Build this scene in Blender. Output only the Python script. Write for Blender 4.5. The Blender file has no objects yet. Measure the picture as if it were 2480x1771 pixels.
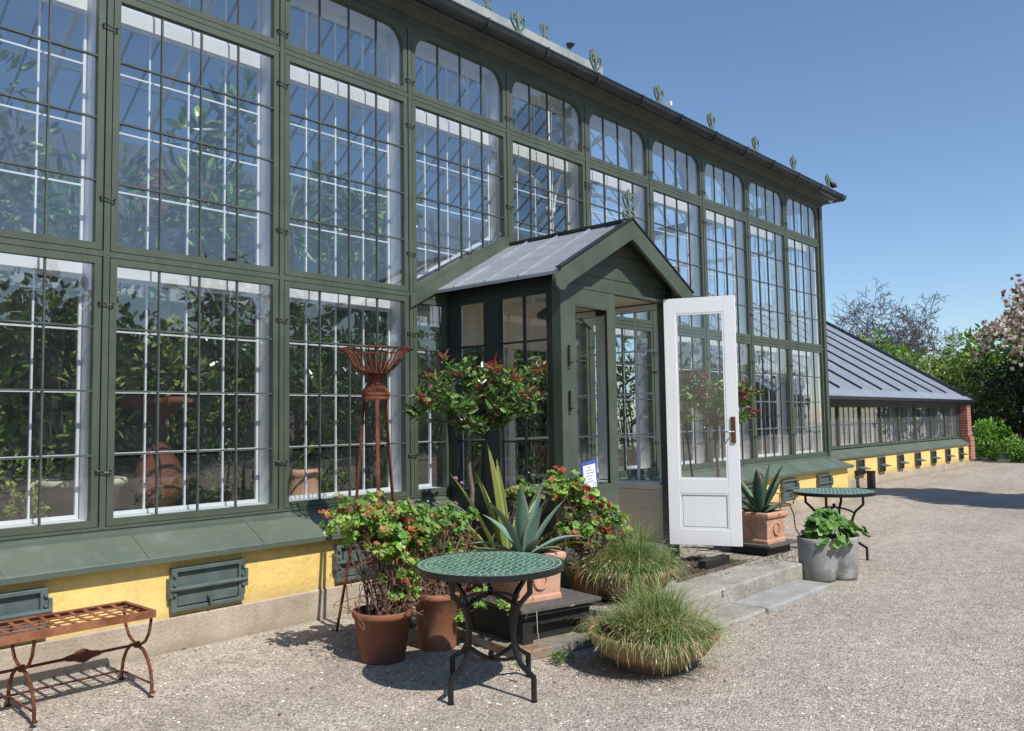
import bpy, math, random
from math import sin, cos, pi, sqrt, radians
from mathutils import Vector, Matrix
random.seed(7)
R = random.random
def U(a, b): return a + (b - a) * R()
sc = bpy.context.scene
col = sc.collection

# ------------------------------------------------------------------ materials
def newmat(name):
    m = bpy.data.materials.new(name); m.use_nodes = True
    nt = m.node_tree
    return m, nt, nt.nodes, nt.links, nt.nodes['Principled BSDF']
def mathn(N, L, op, a, b=None, c=None):
    n = N.new('ShaderNodeMath'); n.operation = op
    for i, x in enumerate((a, b, c)):
        if x is None: continue
        if isinstance(x, (int, float)): n.inputs[i].default_value = x
        else: L.new(x, n.inputs[i])
    return n.outputs[0]
def noise(N, L, vec, scale, detail=4, rough=.55):
    n = N.new('ShaderNodeTexNoise'); n.inputs['Scale'].default_value = scale
    n.inputs['Detail'].default_value = detail; n.inputs['Roughness'].default_value = rough
    L.new(vec, n.inputs['Vector']); return n.outputs['Fac']
def ramp(N, L, fac, stops):
    n = N.new('ShaderNodeValToRGB'); e = n.color_ramp.elements
    while len(e) < len(stops): e.new(.5)
    for k, (p, c) in enumerate(stops):
        e[k].position = p; e[k].color = (c[0], c[1], c[2], 1)
    L.new(fac, n.inputs[0]); return n.outputs[0]
def mixc(N, L, fac, a, b, mode='MIX'):
    n = N.new('ShaderNodeMix'); n.data_type = 'RGBA'; n.blend_type = mode
    for i, x in ((0, fac), (6, a), (7, b)):
        if isinstance(x, (int, float)): n.inputs[i].default_value = x
        elif isinstance(x, tuple): n.inputs[i].default_value = (x[0], x[1], x[2], 1)
        else: L.new(x, n.inputs[i])
    return n.outputs[2]
def bump(N, L, h, strength, dist, B):
    n = N.new('ShaderNodeBump'); n.inputs['Strength'].default_value = strength
    n.inputs['Distance'].default_value = dist
    L.new(h, n.inputs['Height']); L.new(n.outputs[0], B.inputs['Normal'])
def coords(N, which='Object'):
    return N.new('ShaderNodeTexCoord').outputs[which]
def geo(N): return N.new('ShaderNodeNewGeometry').outputs['Position']

def surf(name, c1, c2, scale=3, rough=.6, bscale=40, bstr=.2, bdist=.005, metallic=0, spots=None, stretch=None, spec=.5, lo=.35, hi=.65):
    m, nt, N, L, B = newmat(name)
    v = geo(N)
    if stretch:
        mp = N.new('ShaderNodeMapping'); mp.inputs['Scale'].default_value = stretch; L.new(v, mp.inputs[0]); v = mp.outputs[0]
    c = ramp(N, L, noise(N, L, v, scale, 6, .6), [(lo, c1), (hi, c2)])
    if spots:
        sc_, colr, t0, t1 = spots
        c = mixc(N, L, ramp(N, L, noise(N, L, v, sc_, 5, .65), [(t0, (0, 0, 0)), (t1, (1, 1, 1))]), c, colr)
    L.new(c, B.inputs['Base Color'])
    B.inputs['Roughness'].default_value = rough; B.inputs['Metallic'].default_value = metallic
    B.inputs['Specular IOR Level'].default_value = spec
    if bstr: bump(N, L, noise(N, L, v, bscale, 4), bstr, bdist, B)
    return m

M = {}
M['green'] = surf('green_paint', (.058, .077, .052), (.082, .102, .072), 3.2, .5, 60, .2, .003, spots=(13, (.12, .15, .125), .62, .82))
M['sillgreen'] = surf('sill_paint', (.092, .122, .092), (.118, .148, .112), 1.6, .5, 30, .15, .003, spots=(5, (.17, .2, .17), .52, .82))
M['darkgreen'] = surf('dark_shaded_green', (.014, .02, .02), (.02, .028, .026), 3, .5, 60, .1, .003)  # green darkened for parts in shade; also serves the dark flax pot
M['muntin'] = surf('muntin_paint', (.05, .06, .055), (.095, .11, .10), 6, .5, 60, .1, .002)
M['white'] = surf('white_paint', (.74, .76, .78), (.82, .83, .84), 2.5, .45, 30, .1, .002, spots=(14, (.45, .45, .43), .66, .85))
M['roofbar'] = surf('roof_bar_paint', (.2, .22, .23), (.28, .3, .31), 4, .5, 40, 0)
M['doorwhite'] = surf('door_white', (.88, .88, .87), (.92, .92, .91), 2.5, .35, 30, .05, .002)
M['cream'] = surf('cream_wood', (.62, .54, .42), (.72, .64, .5), 2.5, .5, 30, .1, .002, stretch=(1, 1, 6))
M['yellow'] = surf('yellow_plaster', (.80, .57, .18), (.88, .66, .24), 1.3, .85, 14, .6, .02, spots=(3.2, (.62, .45, .22), .55, .85), spec=.2)
M['stone'] = surf('plinth_stone', (.38, .315, .235), (.52, .44, .345), 2.6, .9, 45, .8, .010, spots=(60, (.2, .175, .15), .6, .75), spec=.2)
M['step'] = surf('step_granite', (.27, .25, .2), (.42, .395, .34), 3.5, .9, 38, 1.0, .012, spots=(22, (.15, .14, .105), .56, .68), spec=.25)
M['stepgrey'] = surf('step_bluegrey', (.28, .28, .265), (.38, .375, .355), 5.0, .9, 45, .9, .008, spots=(45, (.17, .17, .155), .57, .68), spec=.25)
M['gutter'] = surf('gutter_zinc', (.035, .04, .045), (.07, .075, .08), 5, .35, 40, .15, .003, metallic=.6)
M['zinc'] = surf('zinc_roof', (.30, .33, .37), (.42, .45, .49), 2.0, .42, 25, .25, .004, metallic=.35, stretch=(6, 1, 1), spots=(2.5, (.2, .21, .22), .58, .8))
M['cornice'] = surf('cornice_paint', (.05, .062, .05), (.078, .088, .07), 3, .6, 40, .2, .004)
M['black'] = surf('black_iron', (.006, .006, .007), (.014, .014, .014), 20, .38, 80, .15, .001)
M['stain'] = surf('black_stained_wood', (.012, .011, .011), (.03, .028, .026), 12, .55, 60, .4, .002, stretch=(1, 6, 6))
M['board'] = surf('weathered_board', (.075, .07, .066), (.13, .122, .112), 9, .7, 50, .5, .003, stretch=(1, 5, 5))
M['slab'] = surf('slab_board', (.18, .17, .14), (.3, .28, .23), 6, .8, 50, .6, .004, spots=(6, (.25, .12, .05), .52, .68))
M['rust'] = surf('rust', (.095, .03, .017), (.195, .066, .032), 9, .8, 90, .6, .002, spots=(40, (.07, .02, .012), .55, .7), spec=.3)
M['oldiron'] = surf('old_iron', (.10, .075, .06), (.18, .13, .1), 9, .8, 90, .6, .002, spec=.3)
M['rustlit'] = surf('rust_bench_lit', (.17, .06, .028), (.33, .14, .07), 7, .8, 90, .6, .002, spots=(30, (.12, .035, .02), .56, .7), spec=.3)  # lighter rust copy for the bench seat, sunlight put into the colour
M['terra'] = surf('terracotta', (.32, .13, .07), (.44, .2, .11), 5, .85, 60, .4, .003, spots=(7, (.48, .33, .25), .54, .75), spec=.2)
M['terrapink'] = surf('terracotta_pink', (.5, .26, .17), (.62, .36, .25), 6, .85, 70, .4, .003, spots=(9, (.72, .55, .45), .55, .78), spec=.2)
M['terrared'] = surf('terracotta_brown', (.17, .065, .038), (.27, .105, .06), 4, .8, 60, .4, .003, spots=(5, (.3, .2, .15), .56, .75), spec=.25)
M['urnclay'] = surf('urn_clay', (.11, .04, .025), (.19, .07, .04), 4, .85, 60, .4, .003, spec=.2)
M['bowl'] = surf('bowl_clay', (.2, .12, .075), (.33, .2, .12), 5, .8, 40, .5, .006, spots=(5, (.2, .2, .12), .52, .7), spec=.25)
M['concrete'] = surf('concrete_pot', (.2, .2, .195), (.34, .335, .325), 4.5, .75, 50, .3, .003, spots=(5, (.5, .49, .47), .54, .7), spec=.3)
M['beige'] = surf('beige_pot', (.5, .49, .36), (.6, .58, .44), 4, .8, 40, .3, .003)
M['darkback'] = surf('dim_planting_backdrop', (.006, .01, .005), (.03, .045, .02), 6, .95, 30, .8, .02, spec=.1)  # near-black green, interior gloom put into the colour
M['soil'] = surf('soil', (.018, .012, .008), (.05, .035, .024), 25, .95, 60, 1, .02, spec=.1)
M['bark'] = surf('bark', (.09, .065, .05), (.2, .16, .13), 22, .85, 60, .8, .004, stretch=(1, 1, .3))
M['darkbark'] = surf('dark_bark', (.05, .04, .036), (.11, .09, .08), 12, .9, 40, .6, .01)
M['greybark'] = surf('grey_bark', (.07, .065, .075), (.13, .12, .13), 12, .9, 40, .6, .01)
M['plaster'] = surf('inside_plaster', (.2, .21, .22), (.3, .31, .32), 1.2, .9, 14, .3, .01)
M['brass'] = surf('brown_brass', (.12, .05, .02), (.18, .08, .03), 20, .4, 40, .1, .001, metallic=.5)
M['steel'] = surf('steel', (.5, .5, .5), (.6, .6, .6), 20, .3, 40, .1, .001, metallic=.9)
M['paper'] = surf('paper', (.78, .78, .78), (.84, .84, .83), 20, .7, 40, 0)
M['tag'] = surf('tag_paper', (.6, .52, .4), (.7, .62, .5), 20, .8, 40, 0)
M['blue'] = surf('blue_card', (.06, .09, .33), (.08, .12, .4), 20, .6, 40, 0)
M['ink'] = surf('ink', (.1, .12, .25), (.2, .2, .3), 60, .8, 40, 0)
M['iron_hatch'] = surf('hatch_paint', (.075, .105, .1), (.11, .145, .135), 8, .5, 50, .4, .003)
M['finial'] = surf('finial_paint', (.1, .15, .12), (.16, .21, .17), 8, .55, 50, .3, .003)
M['ridgeboard'] = surf('ridge_board', (.27, .29, .27), (.38, .39, .36), 3, .5, 40, .2, .003)
M['bird'] = surf('bird_black', (.01, .01, .013), (.02, .02, .025), 20, .5, 40, 0)
M['redtwig'] = surf('reddish_twigs', (.12, .05, .03), (.24, .12, .07), 12, .8, 40, 0)
M['wood_stick'] = surf('dry_stalk', (.35, .24, .13), (.5, .36, .2), 20, .8, 40, 0)

def grime(name, z0, z1, colr, amount):
    m = M[name]; N = m.node_tree.nodes; L = m.node_tree.links; B = N['Principled BSDF']
    src = B.inputs['Base Color'].links[0].from_socket
    p = geo(N); sp = N.new('ShaderNodeSeparateXYZ'); L.new(p, sp.inputs[0])
    mr = N.new('ShaderNodeMapRange'); mr.inputs[1].default_value = z0; mr.inputs[2].default_value = z1; mr.inputs[3].default_value = 1; mr.inputs[4].default_value = 0
    L.new(mathn(N, L, 'ADD', sp.outputs[2], mathn(N, L, 'MULTIPLY', mathn(N, L, 'SUBTRACT', noise(N, L, p, 5, 5, .7), .5), (z1-z0)*1.4)), mr.inputs[0])
    mp = N.new('ShaderNodeMapping'); mp.inputs['Scale'].default_value = (14, 14, .8); L.new(p, mp.inputs[0])
    st = ramp(N, L, noise(N, L, mp.outputs[0], 1.0, 5, .7), [(.45, (0, 0, 0)), (.75, (1, 1, 1))])
    f = mathn(N, L, 'MULTIPLY', mathn(N, L, 'MAXIMUM', mr.outputs[0], mathn(N, L, 'MULTIPLY', st, .45)), amount)
    L.new(mixc(N, L, f, src, colr), B.inputs['Base Color'])
grime('yellow', .27, .42, (.36, .27, .15), .55)
grime('stone', .0, .14, (.2, .175, .13), .7)
grime('doorwhite', .36, .5, (.55, .53, .47), .16)
grime('concrete', .0, .2, (.16, .155, .13), .6)
grime('terra', .0, .15, (.2, .12, .08), .6)
grime('terrared', .0, .14, (.12, .07, .05), .6)
grime('white', .9, 1.05, (.5, .5, .46), .3)
grime('green', .9, 1.0, (.12, .13, .10), .5)

def gravel_mat():
    m, nt, N, L, B = newmat('gravel')
    v = geo(N)
    vo = N.new('ShaderNodeTexVoronoi'); vo.inputs['Scale'].default_value = 78; L.new(v, vo.inputs['Vector'])
    vo2 = N.new('ShaderNodeTexVoronoi'); vo2.inputs['Scale'].default_value = 170; L.new(v, vo2.inputs['Vector'])
    s = N.new('ShaderNodeSeparateColor'); L.new(vo.outputs['Color'], s.inputs[0])
    s2 = N.new('ShaderNodeSeparateColor'); L.new(vo2.outputs['Color'], s2.inputs[0])
    stops = [(0, (.17, .135, .105)), (.15, (.34, .285, .232)), (.5, (.45, .392, .335)), (.8, (.53, .472, .41)), (1, (.82, .76, .68))]
    c1 = ramp(N, L, s.outputs[0], stops); c2 = ramp(N, L, s2.outputs[1], stops)
    c = mixc(N, L, .45, c1, c2)
    edge = ramp(N, L, vo.outputs['Distance'], [(.4, (1, 1, 1)), (.9, (.5, .48, .46))])
    c = mixc(N, L, 1.0, c, edge, 'MULTIPLY')
    big = ramp(N, L, noise(N, L, v, .45, 6, .6), [(.3, (.86, .85, .84)), (.7, (1.14, 1.13, 1.11))])
    c = mixc(N, L, 1.0, c, big, 'MULTIPLY')
    mpp = N.new('ShaderNodeMapping'); mpp.inputs['Scale'].default_value = (.12, .9, 1); mpp.inputs['Rotation'].default_value = (0, 0, .12); L.new(v, mpp.inputs[0])
    c = mixc(N, L, 1.0, c, ramp(N, L, noise(N, L, mpp.outputs[0], 1.3, 3), [(.35, (.93, .92, .9)), (.62, (1.06, 1.06, 1.05))]), 'MULTIPLY')
    mid = ramp(N, L, noise(N, L, v, 7, 4), [(.35, (.88, .88, .88)), (.65, (1.12, 1.12, 1.12))])
    c = mixc(N, L, 1.0, c, mid, 'MULTIPLY')
    L.new(c, B.inputs['Base Color']); B.inputs['Roughness'].default_value = .9
    B.inputs['Specular IOR Level'].default_value = .2
    inv = mathn(N, L, 'SUBTRACT', 1.0, vo.outputs['Distance'])
    h = mathn(N, L, 'ADD', inv, mathn(N, L, 'MULTIPLY', noise(N, L, v, 25, 3), 1.2))
    bump(N, L, h, .9, .008, B)
    return m
M['gravel'] = gravel_mat()

def brick_mat():
    m, nt, N, L, B = newmat('red_brick')
    b = N.new('ShaderNodeTexBrick'); v = geo(N)
    mp = N.new('ShaderNodeMapping'); mp.inputs['Rotation'].default_value = (pi/2, 0, 0); L.new(v, mp.inputs[0])
    L.new(mp.outputs[0], b.inputs['Vector'])
    b.inputs['Color1'].default_value = (.3, .08, .05, 1); b.inputs['Color2'].default_value = (.42, .15, .09, 1)
    b.inputs['Mortar'].default_value = (.4, .36, .32, 1); b.inputs['Scale'].default_value = 1
    b.inputs['Brick Width'].default_value = .24; b.inputs['Row Height'].default_value = .078; b.inputs['Mortar Size'].default_value = .008
    L.new(b.outputs[0], B.inputs['Base Color']); B.inputs['Roughness'].default_value = .9
    return m
M['brick'] = brick_mat()

def paving_mat():
    m, nt, N, L, B = newmat('small_setts')
    v = geo(N)
    vo = N.new('ShaderNodeTexVoronoi'); vo.inputs['Scale'].default_value = 11; vo.feature = 'DISTANCE_TO_EDGE'; L.new(v, vo.inputs['Vector'])
    vc = N.new('ShaderNodeTexVoronoi'); vc.inputs['Scale'].default_value = 11; L.new(v, vc.inputs['Vector'])
    s = N.new('ShaderNodeSeparateColor'); L.new(vc.outputs['Color'], s.inputs[0])
    c = ramp(N, L, s.outputs[0], [(0, (.22, .19, .16)), (.5, (.34, .31, .27)), (1, (.46, .43, .38))])
    c = mixc(N, L, ramp(N, L, vo.outputs[0], [(.02, (1, 1, 1)), (.07, (0, 0, 0))]), c, (.12, .11, .06))
    L.new(c, B.inputs['Base Color']); B.inputs['Roughness'].default_value = .9
    bump(N, L, ramp(N, L, vo.outputs[0], [(0, (0, 0, 0)), (.12, (1, 1, 1))]), .8, .012, B)
    return m
M['paving'] = paving_mat()

def glass_mat(name, mult, dust, tint=(.93, .96, .97)):
    m = bpy.data.materials.new(name); m.use_nodes = True
    nt = m.node_tree; N = nt.nodes; L = nt.links
    for n in list(N): N.remove(n)
    out = N.new('ShaderNodeOutputMaterial')
    tr = N.new('ShaderNodeBsdfTransparent'); tr.inputs[0].default_value = (*tint, 1)
    gl = N.new('ShaderNodeBsdfGlossy'); gl.inputs['Roughness'].default_value = .0; gl.inputs[0].default_value = (1, .96, .9, 1)
    gn = N.new('ShaderNodeNewGeometry'); dt = N.new('ShaderNodeVectorMath'); dt.operation = 'DOT_PRODUCT'
    L.new(gn.outputs['Normal'], dt.inputs[0]); L.new(gn.outputs['Incoming'], dt.inputs[1])
    co_ = mathn(N, L, 'SUBTRACT', 1.0, mathn(N, L, 'ABSOLUTE', dt.outputs['Value']))
    frn = mathn(N, L, 'ADD', mathn(N, L, 'MULTIPLY', mathn(N, L, 'POWER', co_, 5.0), .96), .04)
    v = geo(N)
    bp = N.new('ShaderNodeBump'); bp.inputs['Strength'].default_value = .14; bp.inputs['Distance'].default_value = .01
    vp = N.new('ShaderNodeTexVoronoi'); vp.inputs['Scale'].default_value = 1.9; L.new(v, vp.inputs['Vector'])
    L.new(mathn(N, L, 'ADD', noise(N, L, v, 2.2, 2), mathn(N, L, 'MULTIPLY', vp.outputs['Distance'], .35)), bp.inputs['Height']); L.new(bp.outputs[0], gl.inputs['Normal'])
    f = mathn(N, L, 'MULTIPLY', frn, mult)
    f = mathn(N, L, 'DIVIDE', f, mathn(N, L, 'ADD', mathn(N, L, 'MULTIPLY', frn, mult - 1), 1.0))
    mx = N.new('ShaderNodeMixShader'); L.new(f, mx.inputs[0]); L.new(tr.outputs[0], mx.inputs[1]); L.new(gl.outputs[0], mx.inputs[2])
    df = N.new('ShaderNodeBsdfDiffuse'); df.inputs[0].default_value = (.62, .66, .7, 1)
    dn = noise(N, L, v, 3.5, 6, .65)
    d = mathn(N, L, 'MULTIPLY', ramp(N, L, dn, [(.3, (.3, .3, .3)), (.75, (1, 1, 1))]), dust)
    m2 = N.new('ShaderNodeMixShader'); L.new(d, m2.inputs[0]); L.new(mx.outputs[0], m2.inputs[1]); L.new(df.outputs[0], m2.inputs[2])
    L.new(m2.outputs[0], out.inputs[0])
    return m
M['glass'] = glass_mat('window_glass', 4.4, .034)
M['roofglass'] = glass_mat('roof_glass', 1.5, .02, (.9, .95, .98))
M['dimglass'] = glass_mat('sky_dimming_glass', 1.5, .22, (.34, .40, .44))  # tinted dark and whitened to dim the sky behind the windows
M['clearglass'] = glass_mat('clear_door_glass', 2.2, .008)
M['paleglass'] = glass_mat('pale_wing_glass', 3.0, .16)  # wing panes, paler through a stronger diffuse layer

def leaf_mat(name, trans=.3, rough=.45, spec=.4):
    m, nt, N, L, B = newmat(name)
    a = N.new('ShaderNodeAttribute'); a.attribute_name = 'tint'
    L.new(a.outputs['Color'], B.inputs['Base Color'])
    B.inputs['Roughness'].default_value = rough; B.inputs['Specular IOR Level'].default_value = spec
    t = N.new('ShaderNodeBsdfTranslucent'); L.new(mixc(N, L, 1.0, a.outputs['Color'], (1.5, 1.5, .8), 'MULTIPLY'), t.inputs[0])
    mx = N.new('ShaderNodeMixShader'); mx.inputs[0].default_value = trans
    L.new(B.outputs[0], mx.inputs[1]); L.new(t.outputs[0], mx.inputs[2])
    L.new(mx.outputs[0], N['Material Output'].inputs[0])
    return m
M['leaf'] = leaf_mat('leaves')
M['glossyleaf'] = leaf_mat('glossy_leaves', .15, .28, .6)
M['blade'] = leaf_mat('blades', .25, .5, .3)
M['agave'] = leaf_mat('agave_leaves', .04, .5, .35)
M['pebble'] = leaf_mat('pebbles', .0, .85, .2)
M['petal'] = leaf_mat('petals', .3, .6, .2)

def tile_mat():
    m, nt, N, L, B = newmat('mosaic_tiles')
    v = coords(N); s = N.new('ShaderNodeSeparateXYZ'); L.new(v, s.inputs[0])
    X, Y = s.outputs[0], s.outputs[1]
    wv = mathn(N, L, 'MULTIPLY', mathn(N, L, 'SINE', mathn(N, L, 'MULTIPLY', X, 2*pi/.11)), .3)
    row = mathn(N, L, 'ADD', mathn(N, L, 'DIVIDE', Y, .046), wv)
    fr = mathn(N, L, 'FRACT', row); line = mathn(N, L, 'LESS_THAN', fr, .13)
    off = mathn(N, L, 'MULTIPLY', mathn(N, L, 'FLOOR', row), .5)
    cx = mathn(N, L, 'FRACT', mathn(N, L, 'ADD', mathn(N, L, 'DIVIDE', X, .055), off))
    line2 = mathn(N, L, 'LESS_THAN', cx, .05)
    inner = mathn(N, L, 'MAXIMUM', line, line2)
    r = mathn(N, L, 'SQRT', mathn(N, L, 'ADD', mathn(N, L, 'MULTIPLY', X, X), mathn(N, L, 'MULTIPLY', Y, Y)))
    ang = mathn(N, L, 'ARCTAN2', Y, X)
    seg = mathn(N, L, 'LESS_THAN', mathn(N, L, 'FRACT', mathn(N, L, 'MULTIPLY', ang, 60/(2*pi))), .09)
    rings = None
    for rr in (.372, .400, .438):
        q = mathn(N, L, 'LESS_THAN', mathn(N, L, 'ABSOLUTE', mathn(N, L, 'SUBTRACT', r, rr)), .0022)
        rings = q if rings is None else mathn(N, L, 'MAXIMUM', rings, q)
    outer = mathn(N, L, 'MAXIMUM', seg, rings)
    isout = mathn(N, L, 'GREATER_THAN', r, .372)
    g = mathn(N, L, 'ADD', mathn(N, L, 'MULTIPLY', isout, outer), mathn(N, L, 'MULTIPLY', mathn(N, L, 'SUBTRACT', 1, isout), inner))
    n1 = noise(N, L, v, 14, 3); n2 = noise(N, L, v, 60, 2)
    tile = ramp(N, L, mathn(N, L, 'ADD', mathn(N, L, 'MULTIPLY', n1, .6), mathn(N, L, 'MULTIPLY', n2, .4)), [(.38, (.012, .075, .05)), (.5, (.03, .14, .1)), (.62, (.09, .24, .18))])
    L.new(mixc(N, L, g, tile, (.5, .56, .46)), B.inputs['Base Color'])
    L.new(mathn(N, L, 'ADD', mathn(N, L, 'MULTIPLY', g, .45), .27), B.inputs['Roughness'])
    bump(N, L, mathn(N, L, 'ADD', mathn(N, L, 'SUBTRACT', 1, g), n2), .3, .002, B)
    return m
M['tiles'] = tile_mat()

# ------------------------------------------------------------------ mesh builder
def vary(c, a=.25):
    k = U(1-a, 1+a); return (c[0]*k*U(.9, 1.1), c[1]*k, c[2]*k*U(.85, 1.15))

ROOT = {}; RAW = [False]
def tag(o, label=None, cat=None, group=None, kind=None):
    if label: o['label'] = label
    if cat: o['category'] = cat
    if group: o['group'] = group
    if kind: o['kind'] = kind
    return o
def thing(name, loc, label, cat, group=None):
    o = bpy.data.objects.new(name, None); col.objects.link(o); o.location = loc
    o.empty_display_size = .1
    ROOT[o.name] = Vector(loc)
    return tag(o, label, cat, group)
def copy_tree(o, off, label=None, parent=None):
    c = o.copy(); col.objects.link(c)
    if parent is None:
        c.location = o.location + Vector(off); ROOT[c.name] = Vector(c.location)
        if label: c['label'] = label
    else:
        c.parent = parent
        if off is not None: c.location = o.location + Vector(off)
    for ch in list(o.children): copy_tree(ch, None, None, c)
    return c

class MB:
    def __init__(s): s.v = []; s.f = []; s.c = []
    def add(s, vs, fs, c=None):
        n = len(s.v); s.v.extend([tuple(p) for p in vs])
        s.f.extend([tuple(i + n for i in f) for f in fs])
        s.c.extend([c or (1, 1, 1)] * len(vs))
        return s
    def box(s, x0, y0, z0, x1, y1, z1, T=None):
        vs = [Vector(p) for p in ((x0,y0,z0),(x1,y0,z0),(x1,y1,z0),(x0,y1,z0),(x0,y0,z1),(x1,y0,z1),(x1,y1,z1),(x0,y1,z1))]
        if T is not None: vs = [T @ p for p in vs]
        return s.add(vs, ((0,3,2,1),(4,5,6,7),(0,1,5,4),(1,2,6,5),(2,3,7,6),(3,0,4,7)))
    def bar(s, a, b, w, h, up=(0,0,1)):
        a = Vector(a); b = Vector(b); d = (b - a).normalized(); sd = d.cross(Vector(up))
        if sd.length < 1e-4: sd = d.cross(Vector((1,0,0)))
        sd.normalize(); u = sd.cross(d)
        vs = []
        for p in (a, b):
            for i, j in ((-1,-1),(1,-1),(1,1),(-1,1)): vs.append(p + sd*i*w/2 + u*j*h/2)
        return s.add(vs, ((0,3,2,1),(4,5,6,7),(0,1,5,4),(1,2,6,5),(2,3,7,6),(3,0,4,7)))
    def tube(s, pts, r, n=6, c=None, cap=True):
        pts = [Vector(p) for p in pts]; m = len(pts)
        rs = r if isinstance(r, (list, tuple)) else [r] * m
        d0 = (pts[1] - pts[0]).normalized()
        ref = d0.cross(Vector((0, 0, 1)))
        if ref.length < .05: ref = d0.cross(Vector((1, 0, 0)))
        ref.normalize(); vs = []; fs = []
        for i, p in enumerate(pts):
            d = (pts[min(i+1, m-1)] - pts[max(i-1, 0)]).normalized()
            ref = (ref - d * ref.dot(d))
            ref = ref.normalized() if ref.length > 1e-6 else d.orthogonal().normalized()
            bn = d.cross(ref)
            for k in range(n):
                a = 2*pi*k/n; vs.append(p + (ref*cos(a) + bn*sin(a))*rs[i])
        for i in range(m-1):
            for k in range(n):
                k2 = (k+1) % n; fs.append((i*n+k, i*n+k2, (i+1)*n+k2, (i+1)*n+k))
        if cap: fs.append(tuple(range(n))[::-1]); fs.append(tuple((m-1)*n+k for k in range(n)))
        return s.add(vs, fs, c)
    def lathe(s, prof, cx, cy, n=32, z0=0, wob=0):
        vs = []; fs = []; m = len(prof)
        for r, z in prof:
            for k in range(n):
                a = 2*pi*k/n; rr = r*(1 + wob*sin(3*a+z*9))
                vs.append((cx + rr*cos(a), cy + rr*sin(a), z0 + z))
        for i in range(m-1):
            for k in range(n):
                k2 = (k+1) % n; fs.append((i*n+k, i*n+k2, (i+1)*n+k2, (i+1)*n+k))
        return s.add(vs, fs)
    def poly(s, pts, y0, y1):
        """extrude an XZ polygon between y0 and y1"""
        n = len(pts); vs = [(x, y0, z) for x, z in pts] + [(x, y1, z) for x, z in pts]
        fs = [tuple(range(n)), tuple(range(2*n-1, n-1, -1))]
        for k in range(n): k2 = (k+1) % n; fs.append((k, k+n, k2+n, k2))
        return s.add(vs, fs)
    def ring(s, outer, inner, y0, y1):
        n = len(outer); vs = []
        for y in (y0, y1):
            vs += [(x, y, z) for x, z in outer] + [(x, y, z) for x, z in inner]
        fs = []
        for k in range(n):
            k2 = (k+1) % n
            same = outer[k] == outer[k2]
            if same: fs.append((k, n+k2, n+k)); fs.append((2*n+k, 3*n+k, 3*n+k2))
            else:
                fs.append((k, k2, n+k2, n+k)); fs.append((2*n+k, 3*n+k, 3*n+k2, 2*n+k2))
                fs.append((k, 2*n+k, 2*n+k2, k2))
            fs.append((n+k, n+k2, 3*n+k2, 3*n+k))
        return s.add(vs, fs)
    def leaf(s, p, d, side, L, W, c, cup=.15, droop=.1):
        d = d.normalized(); side = (side - d*side.dot(d))
        side = side.normalized() if side.length > 1e-4 else d.orthogonal().normalized()
        nrm = side.cross(d)
        def q(t, w, h): return p + d*L*t + side*W*w + nrm*(L*h)
        vs = [q(0,0,0), q(.3,.42,cup*.3), q(.68,.4,cup*.2-droop*.4), q(1,0,-droop), q(.68,-.4,cup*.2-droop*.4), q(.3,-.42,cup*.3), q(.33,0,-.02), q(.68,0,-droop*.4-.03)]
        s.add(vs, ((0,1,6),(1,2,7,6),(2,3,7),(3,4,7),(4,5,6,7),(5,0,6)), c)
    def lobed(s, p, nrm, r, c, c2=None, lobes=5):
        nrm = nrm.normalized(); a0 = nrm.orthogonal().normalized(); b0 = nrm.cross(a0); t = U(0, 6.28)
        n = lobes*2 + 1; vs = [p - nrm*r*.12]
        for k in range(n):
            a = t + (k/(n-1))*2*pi*.88; rr = r*(1.0 if k % 2 else .78)*U(.92, 1.06)
            vs.append(p + (a0*cos(a) + b0*sin(a))*rr + nrm*r*(U(-.05, .12) + (.1 if k % 2 else -.04)))
        k0 = len(s.v)
        s.add(vs, [(0, k, k+1) for k in range(1, n)], c)
        if c2:
            for i in range(1, n+1): s.c[k0+i] = c2
    def blade(s, base, az, elev, L, W, bend, c, c2=None, n=7, fold=.25, prof=None, twist=0, teeth=False, edge=None):
        """a strap leaf: starts at elevation elev (radians) and bends down by bend along its length"""
        pts = []; e = elev; p = Vector(base); st = L/n; h = Vector((cos(az), sin(az), 0)); sd0 = Vector((-sin(az), cos(az), 0))
        vs = []; fs = []
        k0 = len(s.v)
        cols = []
        for i in range(n+1):
            t = i/n
            w = W*(prof(t) if prof else min(1, .55+1.6*t)*(1-t**2.2)+.02)
            d = h*cos(e) + Vector((0, 0, 1))*sin(e); nr = -h*sin(e) + Vector((0, 0, 1))*cos(e)
            sd = sd0*cos(twist*t) + nr*sin(twist*t); nn = nr*cos(twist*t) - sd0*sin(twist*t)
            cc = c if c2 is None else tuple(c[j]*(1-t)+c2[j]*t for j in range(3))
            if edge:
                vs += [p - sd*w/2 + nn*w*fold, p - sd*w*.33 + nn*w*fold*.5, p, p + sd*w*.33 + nn*w*fold*.5, p + sd*w/2 + nn*w*fold]
                cols += [edge, cc, cc, cc, edge]
            else:
                vs += [p - sd*w/2 + nn*w*fold, p, p + sd*w/2 + nn*w*fold]; cols += [cc]*3
            if i < n:
                e2 = e - bend*(.3+1.4*t)/n; p = p + (h*cos((e+e2)/2) + Vector((0,0,1))*sin((e+e2)/2))*st; e = e2
        k = 5 if edge else 3
        for i in range(n):
            for j in range(k-1): fs.append((i*k+j, i*k+j+1, (i+1)*k+j+1, (i+1)*k+j))
        s.add(vs, fs)
        for i, cc in enumerate(cols): s.c[k0+i] = cc
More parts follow.
